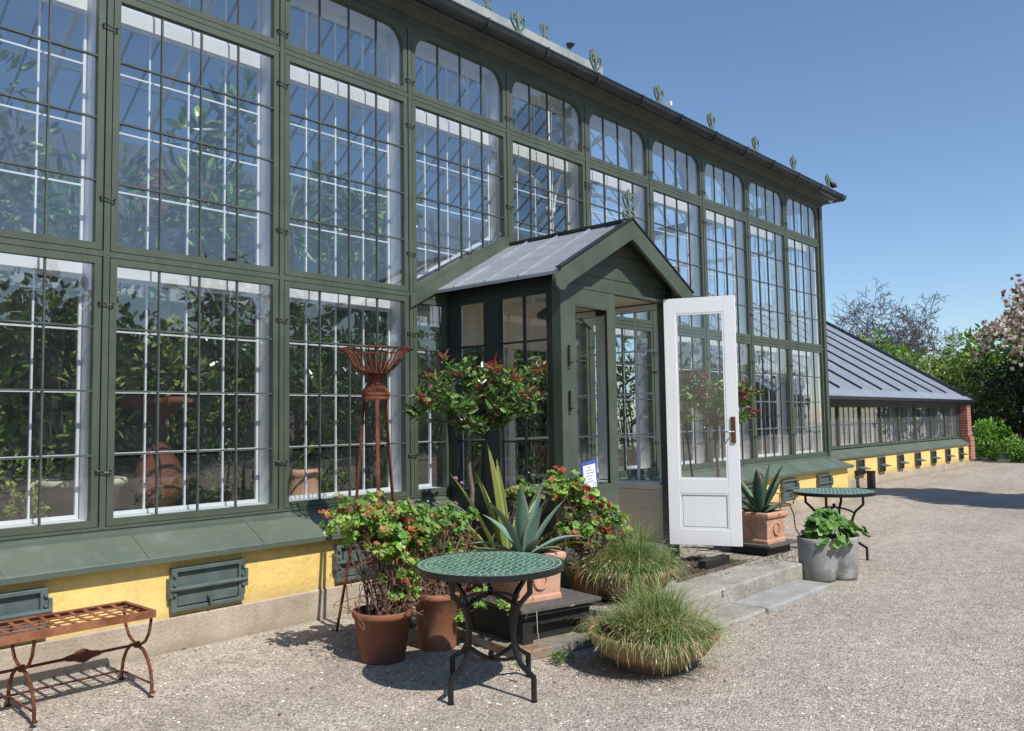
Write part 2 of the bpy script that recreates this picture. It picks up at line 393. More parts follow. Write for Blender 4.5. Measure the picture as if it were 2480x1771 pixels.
    def build(s, name, mat, parent=None, smooth=False, root=None):
        me = bpy.data.meshes.new(name); off = Vector((0, 0, 0))
        if parent is not None and not RAW[0]:
            p = parent
            while p.parent: p = p.parent
            off = ROOT.get(p.name, Vector((0, 0, 0)))
        if root is not None: off = Vector(root)
        vs = [(x-off[0], y-off[1], z-off[2]) for x, y, z in s.v] if off.length else s.v
        me.from_pydata(vs, [], s.f); me.update()
        if any(c != (1, 1, 1) for c in s.c[:50]) or (s.c and s.c[-1] != (1, 1, 1)):
            at = me.attributes.new('tint', 'FLOAT_COLOR', 'POINT')
            buf = []
            for c in s.c: buf += [c[0], c[1], c[2], 1.0]
            at.data.foreach_set('color', buf)
        if smooth: me.polygons.foreach_set('use_smooth', [True]*len(me.polygons))
        me.materials.append(M[mat] if isinstance(mat, str) else mat)
        o = bpy.data.objects.new(name, me); col.objects.link(o)
        if root is not None: o.location = off
        if parent is not None: o.parent = parent
        return o
def bevel(o, w=.004, seg=2):
    b = o.modifiers.new('bevel', 'BEVEL'); b.width = w; b.segments = seg; b.limit_method = 'ANGLE'; return o

def box_ob(name, mat, parent, *b, bev=0, T=None):
    o = MB().box(*b, T=T).build(name, mat, parent)
    if bev: bevel(o, bev)
    return o

# ------------------------------------------------------------------ constants of the building
S = 1.4333; X1 = 2.4535
def mul(i): return X1 + (i-1)*S       # mullion i; window bay i runs mul(i)..mul(i+1)
XR = 15.475; XL = mul(-2)              # right corner, left end
ZB, ZL, ZU, ZT = .934, 2.886, 4.855, 5.585
YP = -.24

# ------------------------------------------------------------------ ground
g = MB(); nx, ny = 60, 40
gy = [(-90, 0), (-1.3, 0), (-1.1, .01), (-.9, .03), (-.7, .043), (-.5, .045), (140, .045)]
g.add([(x, y, z) for x in (-120, 260) for y, z in gy], [(k, 7+k, 8+k, 1+k) for k in range(6)])
tag(g.build('ground', 'gravel'), kind='structure')

# ------------------------------------------------------------------ greenhouse
GH = thing('greenhouse', (6, 0, 0), 'long green framed glass greenhouse on a yellow rendered plinth', 'greenhouse')

def sweep(name, prof, mat, x0, xc, y1, parent, smooth=False, closed=False):
    """prof: list of (outward offset, z); swept along the front to the corner and back along the side"""
    mb = MB(); n = len(prof); vs = []
    for k in range(3):
        for o, z in prof:
            vs.append(((x0, -o, z), (xc+o, -o, z), (xc+o, y1, z))[k])
    fs = []
    m = n if closed else n-1
    for k in range(2):
        for j in range(m):
            j2 = (j+1) % n; fs.append((k*n+j, k*n+j2, (k+1)*n+j2, (k+1)*n+j))
    mb.add(vs, fs)
    return mb.build(name, mat, parent, smooth)

sweep('plinth_wall', [(.24, .27), (.24, .725), (-.15, .725), (-.15, .27)], 'yellow', XL, XR, 6.1, GH, closed=True)
sweep('stone_base', [(.262, -.2), (.262, .277), (.25, .287), (-.2, .287), (-.2, -.2)], 'stone', XL, XR, 6.1, GH, closed=True)
sweep('sill_board', [(-.1, .69), (.33, .69), (.335, .728), (.33, .735), (.045, .872), (.045, .9), (.02, .905), (.02, .928), (-.1, .928)], 'sillgreen', XL, XR, 6.1, GH, closed=True)
st = MB()
for x in [XL + .9*k for k in range(1, 20)]:
    if x < XR: MB().bar((x, -.33, .737), (x, -.05, .872), .004, .004).build('sill_seam', 'green', GH)
# cornice + gutter
sweep('cornice', [(.0, 5.52), (.035, 5.56), (.035, 5.59), (.055, 5.60), (.06, 5.635), (.085, 5.64), (.10, 5.66), (.12, 5.685), (.155, 5.70), (.2, 5.705), (.215, 5.72), (.215, 5.76), (0, 5.78)], 'cornice', XL, XR, 6.1, GH, closed=True)
gp = [(.3 + .078*cos(a), 5.765 + .082*sin(a)) for a in [pi + pi*k/8 for k in range(9)]]
gp = [(.222, 5.775)] + gp + [(.378, 5.79), (.386, 5.79), (.386, 5.775)] + [(.3 + .072*cos(a), 5.765 + .076*sin(a)) for a in [2*pi - pi*k/8 for k in range(9)]]
sweep('gutter', gp, 'gutter', XL, XR, 6.1, GH, smooth=True, closed=True)
x = XL + .3
while x < XR + .2:
    gb = MB()
    gb.tube([(x, -.3 + .084*cos(a), 5.765 + .087*sin(a)) for a in [pi*1.02 + pi*.96*k/8 for k in range(9)]], .006, 4)
    gb.box(x-.015, -.395, 5.775, x+.015, -.385, 5.80)
    x += S/1.5
    gb.build('gutter_bracket', 'muntin', GH)

# posts, rails, reveals of the main front
def post_set():
    fr = MB(); wh = MB()
    for i in range(-2, 11):
        x = mul(i)
        if x > XR - .3: continue
        if 5.9 < x < 7.6: lo = 3.62
        else: lo = ZB
        fr.box(x-.021, -.03, lo, x+.021, .04, ZT)
        wh.box(x-.068, .055, lo, x+.068, .24, ZT)
    fr.box(XR-.10, -.045, ZB, XR+.02, .075, ZT)
    wh.box(XR-.16, .076, ZB, XR+.01, .24, ZT)
    fr.box(XL, -.026, ZT-.07, XR-.1, .04, ZT+.005)
    wh.box(XL, .056, ZT-.055, XR-.17, .239, ZT+.01)
    for z, in ((ZL,), (ZU,)):
        for a, b in ((XL, 5.31), (8.2, XR-.1)) if z == ZL else ((XL, XR-.1),):
            fr.box(a, -.024, z-.02, b, .038, z+.02)
            wh.box(a, .226, z-.085, b-.0, .238, z+.07)
    fr.box(XL, -.028, ZB-.006, 5.83, .04, ZB+.014); fr.box(7.67, -.028, ZB-.006, XR-.1, .04, ZB+.014)
    wh.box(XL, .0425, ZB+.0, 5.8, .237, ZB+.061); wh.box(7.7, .0425, ZB+.0, XR-.17, .237, ZB+.061)
    # corner pieces around the porch roof
    fr.poly([(5.32, 2.867), (5.86, 2.867), (5.86, 3.14), (5.32, 2.93)], -.021, .04)
    fr.poly([(8.186, 2.867), (7.646, 2.867), (7.646, 3.14), (8.186, 2.93)], -.021, .04)
    gp_ = MB()
    for i in range(-2, 11):
        x = mul(i)
        if x > XR-.3: continue
        gp_.box(x-.033, .041, 3.62 if 5.9 < x < 7.6 else ZB+.02, x+.033, .054, ZT-.06)
    for z in (ZL, ZU): gp_.box(XL, .0415, z-.03, 5.31 if z == ZL else XR-.12, .0535, z+.03)
    gp_.box(8.2, .0415, ZL-.03, XR-.12, .0535, ZL+.03); gp_.build('gap_shade', 'black', GH)  # black strips behind the sash gaps, standing in for shade
    fr.build('posts_and_rails', 'green', GH); wh.build('inner_reveals', 'white', GH)
post_set()

def clipx(poly, z):
    xs = []
    for k in range(len(poly)):
        (xa, za), (xb, zb) = poly[k], poly[(k+1) % len(poly)]
        if (za-z)*(zb-z) < 0: xs.append(xa+(xb-xa)*(z-za)/(zb-za))
    return (min(xs), max(xs)) if len(xs) >= 2 else None
def clipz(poly, x):
    p = clipx([(b, a) for a, b in poly], x); return p
def window(name, outer, inner, vx, hz, parent, hooks=(), inset=.0):
    """sash ring + glazing bars + pane + white inner sash"""
    w = MB(); w.ring(outer, inner, -.024, .036); o = w.build(name, 'green', parent)
    b = MB()
    for x in vx:
        r = clipz(inner, x)
        if r: b.box(x-.006, -.012, r[0], x+.006, .012, r[1])
    for z in hz:
        r = clipx(inner, z)
        if r: b.box(r[0], -.015, z-.0065, r[1], .009, z+.0065)
    b.build('glazing_bars', 'muntin', o)
    p = MB(); p.add([(x, 0.0, z) for x, z in inner], [tuple(range(len(inner)))]); p.build('pane', 'glass', o)
    q = MB()
    cxm = sum(x for x, z in inner)/len(inner); czm = sum(z for x, z in inner)/len(inner)
    zt = max(z for x, z in inner); zb_ = min(z for x, z in inner)
    inn2 = [(x + (.02 if x < cxm else -.02), z - (.085 if z > czm else -.03)) for x, z in inner]
    outr = [(x, z + (.07 if z > czm else 0)) for x, z in inner]; q.ring(outr, inn2, .20, .225)
    for x in vx:
        r = clipz(inn2, x)
        if r: q.box(x-.0065, .202, r[0], x+.0065, .222, r[1])
    for z in hz:
        r = clipx(inn2, z)
        if r: q.box(r[0], .2035, z-.0065, r[1], .2205, z+.0065)
    q.build('inner_sash', 'white', o)
    if hooks:
        for hx, hz_ in hooks:
            h = MB()
            h.tube([(hx-.055, -.035, hz_+.016), (hx-.03, -.05, hz_+.008), (hx, -.045, hz_-.002), (hx+.035, -.05, hz_+.0), (hx+.05, -.036, hz_+.008)], .0045, 5)
            for dx in (-.05, .045): h.tube([(hx+dx, -.025, hz_+.008), (hx+dx, -.05, hz_+.008)], .007, 6)
            h.build('hook', 'black', o)
    return o

def rect(x0, z0, x1, z1): return [(x0, z0), (x1, z0), (x1, z1), (x0, z1)]
def arch(x0, z0, x1, z1, r, n=6):
    inn = [(x0, z0), (x1, z0)]; out = [0, 1]
    for k in range(n+1):
        a = (pi/2)*k/n; inn.append((x1-r+r*cos(a), z1-r+r*sin(a))); out.append(2)
    for k in range(n+1):
        a = pi/2 + (pi/2)*k/n; inn.append((x0+r+r*cos(a), z1-r+r*sin(a))); out.append(3)
    return inn, out
OI = .03; FI = .078
def cols_of(x0, x1): g0 = x0+FI; g1 = x1-FI; return [g0+(g1-g0)*k/4 for k in (1, 2, 3)]
def rows_of(z0, z1): return [z0+(z1-z0)*k/4 for k in (1, 2, 3)]
x0, x1 = mul(1), mul(2)
lz0, lz1 = ZB+.018, ZL-.025; mz0, mz1 = ZL+.025, ZU-.025; tz0, tz1 = ZU+.025, ZT-.072
low = window('lower_window', rect(x0+OI, lz0, x1-OI, lz1), rect(x0+FI, lz0+.045, x1-FI, lz1-.05), cols_of(x0, x1), rows_of(lz0+.045, lz1-.05), GH, [(x0, 1.33), (x0, 2.52)])
midw = window('middle_window', rect(x0+OI, mz0, x1-OI, mz1), rect(x0+FI, mz0+.05, x1-FI, mz1-.05), cols_of(x0, x1), rows_of(mz0+.05, mz1-.05), GH, [(x0, 3.28), (x0, 4.55)])
inn, om = arch(x0+FI, tz0+.05, x1-FI, tz1+.0, .2)
oc = rect(x0+OI, tz0, x1-OI, tz1+.03)
topw = window('upper_window', [oc[k] for k in om], inn, cols_of(x0, x1), [], GH, [(x0, 5.0)])
for i in range(-2, 10):
    if i == 1: continue
    off = ((i-1)*S, 0, 0)
    dx = 0
    if i not in (3, 4):
        copy_tree(low, off, None, GH); copy_tree(midw, off, None, GH)
    copy_tree(topw, off, None, GH)
# the cut windows beside the porch
a, b = mul(4)-S, mul(4)
a, b = 5.32, 6.753
hz = rows_of(mz0+.05, mz1-.05)
w4 = window('middle_window', [(a+OI, mz0), (b-OI, mz0+.72), (b-OI, mz1), (a+OI, mz1)], [(a+FI, mz0+.09), (b-FI, mz0+.75), (b-FI, mz1-.05), (a+FI, mz1-.05)], cols_of(a, b), hz, GH, [(a, 3.28), (a, 4.55), (b, 4.0)])
a, b = 6.753, 8.186
w5 = window('middle_window', [(a+OI, mz0+.72), (b-OI, mz0), (b-OI, mz1), (a+OI, mz1)], [(a+FI, mz0+.75), (b-FI, mz0+.09), (b-FI, mz1-.05), (a+FI, mz1-.05)], cols_of(a, b), hz, GH, [(b, 4.5)])
window('lower_window', rect(5.35, lz0, 5.83, lz1), rect(5.398, lz0+.045, 5.77, lz1-.05), [], rows_of(lz0+.045, lz1-.05), GH, [(5.32, 1.33), (5.32, 2.5)])
window('lower_window', rect(7.67, lz0, 8.156, lz1), rect(7.73, lz0+.045, 8.108, lz1-.05), [], rows_of(lz0+.045, lz1-.05), GH)

# finials (fleur-de-lis)
def ribbon(mb, pts, w0, w1, th):
    n = len(pts); vs = []; fs = []
    for i, (x, z) in enumerate(pts):
        xa, za = pts[max(i-1, 0)]; xb, zb = pts[min(i+1, n-1)]
        l = sqrt((xb-xa)**2+(zb-za)**2) or 1; nx_, nz_ = -(zb-za)/l, (xb-xa)/l
        w = (w0+(w1-w0)*i/(n-1))/2
        for y in (-th, th):
            vs += [(x+nx_*w, y, z+nz_*w), (x-nx_*w, y, z-nz_*w)]
    for i in range(n-1):
        a = i*4; b_ = a+4
        fs += [(a, a+1, b_+1, b_), (a+2, b_+2, b_+3, a+3), (a, b_, b_+2, a+2), (a+1, a+3, b_+3, b_+1)]
    mb.add(vs, fs)
def finial_mb(h):
    mb = MB(); k = h
    mb.poly([(x*k, z*k) for x, z in ((0, 1), (-.07, .9), (-.085, .78), (-.04, .62), (-.025, .38), (-.05, .3), (-.05, .05), (-.3, .04), (-.3, 0), (.3, 0), (.3, .04), (.05, .05), (.05, .3), (.025, .38), (.04, .62), (.085, .78), (.07, .9))], -.012, .012)
    for s in (-1, 1):
        up = [(.03, .38), (.08, .45), (.16, .53), (.235, .62), (.265, .72), (.25, .81), (.19, .86), (.13, .83), (.115, .76), (.15, .71), (.19, .74)]
        ribbon(mb, [(s*x*k, z*k) for x, z in up], .06*k, .045*k, .010)
        lo = [(.04, .36), (.13, .38), (.22, .35), (.275, .27), (.26, .17), (.19, .115), (.12, .14), (.1, .21), (.15, .26), (.19, .22)]
        ribbon(mb, [(s*x*k, z*k) for x, z in lo], .05*k, .05*k, .010)
    return mb
fm = finial_mb(.42)
f0 = fm.build('roof_finial', 'finial', None); f0.parent = GH
def place(o, x, y, z): o.location = (x-6, y, z)
place(f0, mul(4), -.2, 5.765)
for i in [k for k in range(-1, 11) if k != 4]:
    c = f0.copy(); col.objects.link(c); place(c, mul(i) if i < 10 else XR-.02, -.2, 5.765)

# glass roof (hipped), ridge
ZR = 8.08; YR = 2.92; XH = XR+.1-3.15
rg = MB()
rg.add([(XL, -.14, 5.77), (XR+.14, -.14, 5.77), (XH, YR, ZR), (XL, YR, ZR)], [(0, 1, 2, 3)])
bg_ = MB().add([(XL, 6.05, 5.79), (XR+.2, 6.05, 5.79), (XH, YR, ZR), (XL, YR, ZR)], [(3, 2, 1, 0)]); bg_.build('sky_dimming_roof', 'dimglass', GH)
rg.add([(XR+.14, -.14, 5.77), (XR+.2, 6.05, 5.79), (XH, YR, ZR)], [(0, 1, 2)])
roof = rg.build('glass_roof', 'roofglass', GH)
rb = MB(); rw = MB()
x = XL
k = 0
while x < XR+.15:
    t = 1 if x <= XH else max(0, (XR+.2-x)/(XR+.2-XH))
    main = k % 4 == 0
    mb_, w, h, dz = (rw, .06, .13, -.075) if main else (rb, .022, .035, -.02)
    for ya, yb in ((-.2, YR), (6.05, YR)):
        t0 = .11 if main else .05
        if t > t0+.03: mb_.bar((x, ya+(yb-ya)*t0, 5.79+(ZR-5.79)*t0+dz), (x, ya+(yb-ya)*t*.985, 5.79+(ZR-5.79)*t*.985+dz), w, h)
    x += S/4; k += 1
for t in (.25, .5, .75):
    for ya in (-.2, 6.05):
        xe = XH + (XR+.2-XH)*(1-t)
        rb.bar((XL, ya+(YR-ya)*t, 5.79+(ZR-5.79)*t-.02), (xe, ya+(YR-ya)*t, 5.79+(ZR-5.79)*t-.02), .03, .03)
for k in range(1, 16):
    y = -.2 + 6.25*k/16; t = min((y+.2), (6.05-y))/3.12
    rb.bar((XR+.2, y, 5.77), (XR+.2-(XR+.2-XH)*t, y, 5.77+(ZR-5.79)*t), .022, .035)
for ya in (-.2, 6.05): rw.bar((XR+.2, ya, 5.72), (XH, YR, ZR-.07), .07, .12)
rb.build('roof_bars', 'roofbar', GH); rw.build('rafters', 'white', GH)
box_ob('ridge_board', 'ridgeboard', GH, XL, YR-.12, ZR+.0, XH+.1, YR+.12, ZR+.14)
for k in range(7):
    x = XH - .02 - k*S
    c = f0.copy(); col.objects.link(c); c.location = (x-6, YR, ZR+.12); c.scale = (.95, 1, .95)
# iron columns with curved braces inside
for i in (7, 9):
    cm = MB(); x = mul(i)
    cm.tube([(x, YR, .3), (x, YR, 8.1)], .05, 10)
    cm.tube([(x, YR, .3), (x, YR, .7)], .08, 10); cm.tube([(x, YR, 5.2), (x, YR, 5.32)], .085, 10)
    cm.build('iron_column', 'white', GH, True)
    for sy in (-1, 1):
        bm = MB()
        pts = [(x, YR + sy*(.05 + 2.4*(1-cos(a))), 5.3 + 1.2*sin(a)) for a in [pi/2*t/8 for t in range(9)]]
        for p, q in zip(pts, pts[1:]): bm.bar(p, q, .05, .07)
        bm.build('brace', 'white', GH)
for i in range(-1, 10):
    bm = MB(); x = mul(i)
    pts = [(x, .22 + 1.15*(1-cos(a)), 4.55 + 1.9*sin(a)) for a in [pi/2*t/8 for t in range(9)]]
    for p, q in zip(pts, pts[1:]): bm.bar(p, q, .045, .06)
    bm.build('brace', 'white', GH)
# shell: back wall, end wall, floor
bw = MB(); bw.box(XL, 6.05, 0, XR, 6.3, 5.8); bw.box(XL-.25, 0, .3, XL, 6.3, 5.8)
bw.build('back_wall', 'plaster', GH)
box_ob('brick_panel', 'brick', GH, 5.3, 5.99, 4.7, 6.5, 6.045, 5.5)
box_ob('dim_planting_backdrop', 'darkback', GH, XL, 5.90, .3, XR-.2, 6.04, 3.5)  # dark sheet on the wall, standing in for dim depth and planting
ew = MB()
for k in range(5): y = .1 + 1.47*k; ew.box(XR-.06, y-.03, .93, XR-.0, y+.03, 5.6)
for z in (.95, ZL, ZU, 5.56): ew.box(XR-.055, .1, z-.04, XR-.005, 6.05, z+.04)
for k in range(17): ew.box(XR-.04, .1+.3675*k-.008, .95, XR-.02, .1+.3675*k+.008, 5.56)
ew.build('end_frame', 'white', GH)
MB().add([(XR-.03, .1, .95), (XR-.03, 6.05, .95), (XR-.03, 6.05, 5.56), (XR-.03, .1, 5.56)], [(0, 1, 2, 3)]).build('end_glass', 'roofglass', GH)
box_ob('inner_floor', 'soil', GH, XL, .0, -.1, XR-.1, 6.05, .3)
box_ob('planting_ledge', 'stone', GH, XL, .2, .3, 5.8, .42, .8)

# cast iron hatches in the plinth
def hatch(x):
    o = MB().ring(rect(x-.285, .322, x+.285, .63), rect(x-.24, .352, x+.24, .60), YP-.045, YP+.0).build('vent_hatch', 'iron_hatch', GH)
    bevel(o, .006)
    h = MB(); h.box(x-.24, YP-.012, .352, x+.24, YP+.005, .60)
    h.box(x-.235, YP-.032, .362, x+.235, YP-.0125, .478)
    h.build('flap', 'iron_hatch', o)
    h = MB(); h.tube([(x-.30, YP-.055, .484), (x+.30, YP-.055, .484)], .016, 10)
    h.tube([(x, YP-.03, .40), (x, YP-.075, .395)], .016, 8); h.tube([(x, YP-.07, .40), (x, YP-.07, .355)], .01, 6)
    for s in (-1, 1):
        for z in (.45, .52, .585): h.tube([(x+s*.268, YP-.03, z), (x+s*.268, YP-.065, z)], .013, 8)
        h.box(x+s*.295-.012, YP-.06, .43, x+s*.295+.012, YP-.0, .56)
    h.build('hinge_rod', 'iron_hatch', o)
for x in (.30, 1.74, 3.123, 4.545, 11.72, 13.15, 14.575): hatch(x)

# ------------------------------------------------------------------ porch
PX0, PX1, PY = 5.80, 7.70, -1.47
PC = 6.75; ZP = 2.95; PK = 3.55; ZF = .36
PO = thing('entrance_porch', (6.75, -.75, 0), 'small gabled green entrance porch with grey metal roof and glazed sides', 'porch')
# roof: two slopes
def slope_pts(s, e, drop=0):    # e: distance from the centre
    return PC + s*e, PK - (PK-ZP)*e/1.09 - drop
for s in (-1, 1):
    rf = MB(); xe, ze = slope_pts(s, 1.115)
    y0, y1 = -1.60, -.025
    rf.add([(PC, y0, PK+.02), (xe, y0, ze+.02), (xe, y1, ze+.02), (PC, y1, PK+.02), (PC, y0, PK-.01), (xe, y0, ze-.01), (xe, y1, ze-.01), (PC, y1, PK-.01)],
           [(0, 1, 2, 3), (7, 6, 5, 4), (0, 4, 5, 1), (1, 5, 6, 2), (2, 6, 7, 3)])
    o = rf.build('roof_slope', 'zinc', PO)
    sm = MB()
    for y in (-.3, -.72, -1.14): sm.bar((PC, y, PK+.026), (xe, y, ze+.026), .012, .022)
    sm.bar((xe-s*.02, y0, ze+.024), (xe-s*.02, y1, ze+.024), .012, .01)
    sm.build('seam', 'zinc', o)
MB().bar((PC, -1.6, PK+.035), (PC, -.03, PK+.035), .05, .03).build('ridge_cap', 'gutter', PO)
# flashing boards on the facade above the porch roof
fl = MB()
for s in (-1, 1):
    pa = [(PC, PK+.13), (PC + s*1.45, PK+.13-.80), (PC + s*1.45, PK-.80), (PC, PK-.01)]
    fl.poly(pa if s < 0 else pa[::-1], -.045, -.03)
fl.build('flashing_board', 'green', PO)
# bargeboards with rounded feet
for s in (-1, 1):
    bb = MB(); xe, ze = slope_pts(s, 1.12)
    bb.poly(([(PC, PK+.03), (PC, PK-.16), (xe, ze-.15), (xe-s*.0, ze-.02), (xe, ze+.03)])[::s], -1.64, -1.605)
    cc = [(xe+s*-.0+.085*cos(a), ze-.075+.085*sin(a)) for a in [2*pi*k/16 for k in range(16)]]
    bb.poly(cc, -1.648, -1.6085)
    o = bb.build('bargeboard', 'green', PO)
    cv = MB()
    cv.bar((PC, -1.62, PK+.045), (xe+s*.01, -1.62, ze+.045), .06, .014); cv.build('verge_strip', 'gutter', o)
# soffit under the overhang, ceiling
so = MB()
for s in (-1, 1):
    xe, ze = slope_pts(s, 1.10)
    so.add([(PC, -1.60, PK-.03), (xe, -1.60, ze-.03), (xe, -.03, ze-.03), (PC, -.03, PK-.03)], [(0, 1, 2, 3)])
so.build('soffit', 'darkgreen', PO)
box_ob('ceiling', 'cream', PO, PX0+.06, PY+.06, 2.885, PX1-.06, -.03, 2.90)
# front gable with horizontal boards
gbm = MB()
def half(z): return (PK-.03-z)/(PK-ZP)*1.09
z = 2.885
while z < PK-.1:
    z2 = min(z+.125, PK-.1)
    a, b = min(half(z), .97), min(half(z2), .97)
    gbm.poly([(PC-a, z), (PC+a, z), (PC+b, z2-.008), (PC-b, z2-.008)], PY+.035, PY+.06); z = z2
gbm.poly([(PC-.94, 2.885), (PC+.94, 2.885), (PC+.02, PK-.1), (PC-.02, PK-.1)], PY+.043, PY+.075)
gbm.build('gable_boards', 'green', PO)
# corner posts + front posts
pm = MB()
for x0_, x1_ in ((PX0, PX0+.09), (PX1-.15, PX1)):
    pm.box(x0_, PY-.02, .19, x1_, PY+.08, 2.884)
pm.box(PX0+.09, PY-.015, 2.86, PX1-.15, PY+.07, 2.8845)
pm.box(PX0+.09, PY-.01, .19, PX1-.15, PY+.10, ZF)
pm.build('front_frame', 'green', PO)
# side walls
def side(xa, xb, dark_out, sgn):
    so_ = MB()
    for y0, y1 in ((PY+.08, PY+.145), (-.725, -.53), (-.155, -.03)): so_.box(xa, y0, ZF-.2, xb, y1, 2.884)
    so_.box(xa+.001, PY+.145, 2.81, xb-.001, -.155, 2.883); so_.box(xa+.001, PY+.145, .93, xb-.001, -.155, .99)
    so_.box(xa+.012, PY+.145, .19, xb-.012, -.155, .93)
    so_.box(xa+.002, PY+.145, .19, xb-.002, -.155, .42); so_.box(xa+.002, PY+.145, .82, xb-.002, -.155, .93)
    return so_
for s, xa, xb in ((-1, PX0, PX0+.07), (1, PX1-.07, PX1)):
    o = side(xa, xb, 1, s).build('side_wall', 'darkgreen' if s < 0 else 'green', PO)  # left wall gets the darkened green, its shade put into the colour
    xm = (xa+xb)/2
    b = MB()
    for z in (1.455, 1.92, 2.382): b.box(xm-.01, PY+.145, z-.009, xm+.01, -.725, z+.009); b.box(xm-.01, -.53, z-.009, xm+.01, -.155, z+.009)
    b.box(xm-.012, -1.04, .99, xm+.012, -1.018, 2.81)
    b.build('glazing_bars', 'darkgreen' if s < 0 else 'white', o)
    p = MB()
    for y0, y1 in ((PY+.145, -.725), (-.53, -.155)): p.add([(xm, y0, .99), (xm, y1, .99), (xm, y1, 2.81), (xm, y0, 2.81)], [(0, 1, 2, 3)])
    p.build('pane', 'clearglass', o)
    ln = MB(); xi = xb if s < 0 else xa; d = .012*(-s)
    x_a, x_b = min(xi, xi+d), max(xi, xi+d)
    for y0, y1 in ((PY+.1, PY+.145), (-.725, -.53), (-.155, -.04)): ln.box(x_a, y0, ZF, x_b, y1, 2.87)
    ln.box(x_a, PY+.145, 2.81, x_b, -.155, 2.87); ln.box(x_a, PY+.145, .9, x_b, -.155, .99)
    ln.build('inner_lining', 'white', o)
    pn = MB().box(x_a-.0, PY+.15, ZF, x_b-.002*(1 if s > 0 else -1)*0, -.16, .895); pn.build('lower_panel', 'cream', o)
    sl = MB().box(min(xi, xi+.06*(-s)), PY+.12, .955, max(xi, xi+.06*(-s)), -.16, .975); sl.build('inner_ledge', 'white', o)
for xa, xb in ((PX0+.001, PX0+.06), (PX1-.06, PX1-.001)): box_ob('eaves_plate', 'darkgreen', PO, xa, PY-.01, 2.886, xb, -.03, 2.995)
# inner doorway to the greenhouse
iw = MB()
for xa, xb in ((PX0+.07, PX0+.2), (6.70, 6.8), (PX1-.2, PX1-.07)): iw.box(xa, -.02, ZF, xb, .10, 2.885)
iw.box(PX0+.2, -.018, 2.44, PX1-.2, .098, 2.885)
for xa, xb in ((PX0+.2, 6.70), (6.8, PX1-.2)):
    iw.box(xa, .01, ZF, xb, .05, .9)
    for z in (1.45, 1.95): iw.box(xa, .015, z-.012, xb, .04, z+.012)
iw.build('inner_doorway', 'cream', PO)
box_ob('porch_floor', 'paving', PO, PX0+.07, PY+.1, .0, PX1-.07, -.03, ZF)
# doors
def door(root, w, h, mat_front, name='door', loc=(0, 0, 0), rot=0, mirror=1, parent=PO, label=None):
    """built with its hinge at x=0, opening along +x (mirror=-1: along -x), thickness in y"""
    m = mirror
    def bx(mb, x0, y0, z0, x1, y1, z1): mb.box(min(m*x0, m*x1), y0, z0, max(m*x0, m*x1), y1, z1)
    st_ = .118; zt = h-.16; zg = .665
    d = MB()
    bx(d, 0, -.02, 0, st_, .02, h); bx(d, w-st_, -.02, 0, w, .02, h)
    bx(d, st_, -.0195, h-.16, w-st_, .0195, h); bx(d, st_, -.0195, .52, w-st_, .0195, zg); bx(d, st_, -.0195, 0, w-st_, .0195, .16)
    o = d.build(name, mat_front, parent); o.location = (loc[0]-6.75, loc[1]+.75, loc[2]); o.rotation_euler = (0, 0, rot)
    bevel(o, .003)
    if label: o['label'] = label
    k = MB(); bx(k, st_, -.006, .16, w-st_, .006, .52)
    bx(k, st_+.03, -.011, .19, w-st_-.03, .011, .49)
    for y in (-.0175, .0125):
        for a in ((st_, .16, st_+.014, .52), (w-st_-.014, .16, w-st_, .52), (st_+.014, .16, w-st_-.014, .174), (st_+.014, .506, w-st_-.014, .52)):
            bx(k, a[0], y, a[1], a[2], y+.005, a[3])
    k.build('door_panel', mat_front, o)
    k = MB(); x0_, x1_ = sorted((m*st_, m*(w-st_)))
    k.add([(x0_, 0, zg), (x1_, 0, zg), (x1_, 0, zt), (x0_, 0, zt)], [(0, 1, 2, 3)]); k.build('pane', 'clearglass', o)
    k = MB()
    for y in (-.017, .012):
        for a in ((st_, zg, st_+.016, zt), (w-st_-.016, zg, w-st_, zt), (st_+.016, zg, w-st_-.016, zg+.016), (st_+.016, zt-.016, w-st_-.016, zt)):
            bx(k, a[0], y, a[1], a[2], y+.005, a[3])
    k.build('glazing_bead', mat_front, o)
    return o
hx, hy = 7.50, PY-.03
fx, fy = 7.765, -2.125
ang = math.atan2(fy-hy, fx-hx)
RAW[0] = True
opened = door(PO, .72, 2.52, 'doorwhite', loc=(hx, hy, ZF+.005), rot=ang, label='white half glazed door leaf standing open')
hd = MB()
for y in (.021, -.033): hd.box(.645, y, 1.03, .69, y+.012, 1.29)
hd.build('handle_plate', 'brass', opened)
hd = MB()
for s, y in ((1, .03), (-1, -.03)):
    hd.tube([(.668, y, 1.14), (.668, y+s*.035, 1.14)], .009, 8); hd.tube([(.668, y+s*.035, 1.14), (.56, y+s*.04, 1.142)], .008, 8)
hd.build('lever_handle', 'steel', opened, True)
closed = door(PO, .76, 2.50, 'green', loc=(PX0+.095, PY+.01, ZF+.005), rot=0, label='green half glazed door leaf standing shut')
RAW[0] = False
hn = MB()
for z in (2.13, 1.72): hn.tube([(PX0+.093, PY-.035, z), (PX0+.093, PY-.035, z+.19)], .011, 8); hn.tube([(PX0+.093, PY-.05, z+.03), (PX0+.125, PY-.055, z+.035)], .007, 6)
hn.build('door_hinge', 'black', PO)
# finial on the gable
pf = finial_mb(.34).build('gable_finial', 'finial', None); pf.parent = PO; pf.location = (0, -1.60+.75, PK+.0)
# round heater lamp under the ceiling
lm = thing('ceiling_heater', (6.62, -.72, 2.88), 'black round heater hanging under the porch ceiling', 'heater')
k = MB().tube([(6.62, -.72, 2.88), (6.62, -.72, 2.80)], .012, 8); k.build('stem', 'black', lm)
MB().lathe([(0, .0), (.15, .0), (.16, .02), (.155, .06), (.06, .12), (0, .125)], 6.62, -.72, 24, 2.69).build('shade', 'black', lm, True)
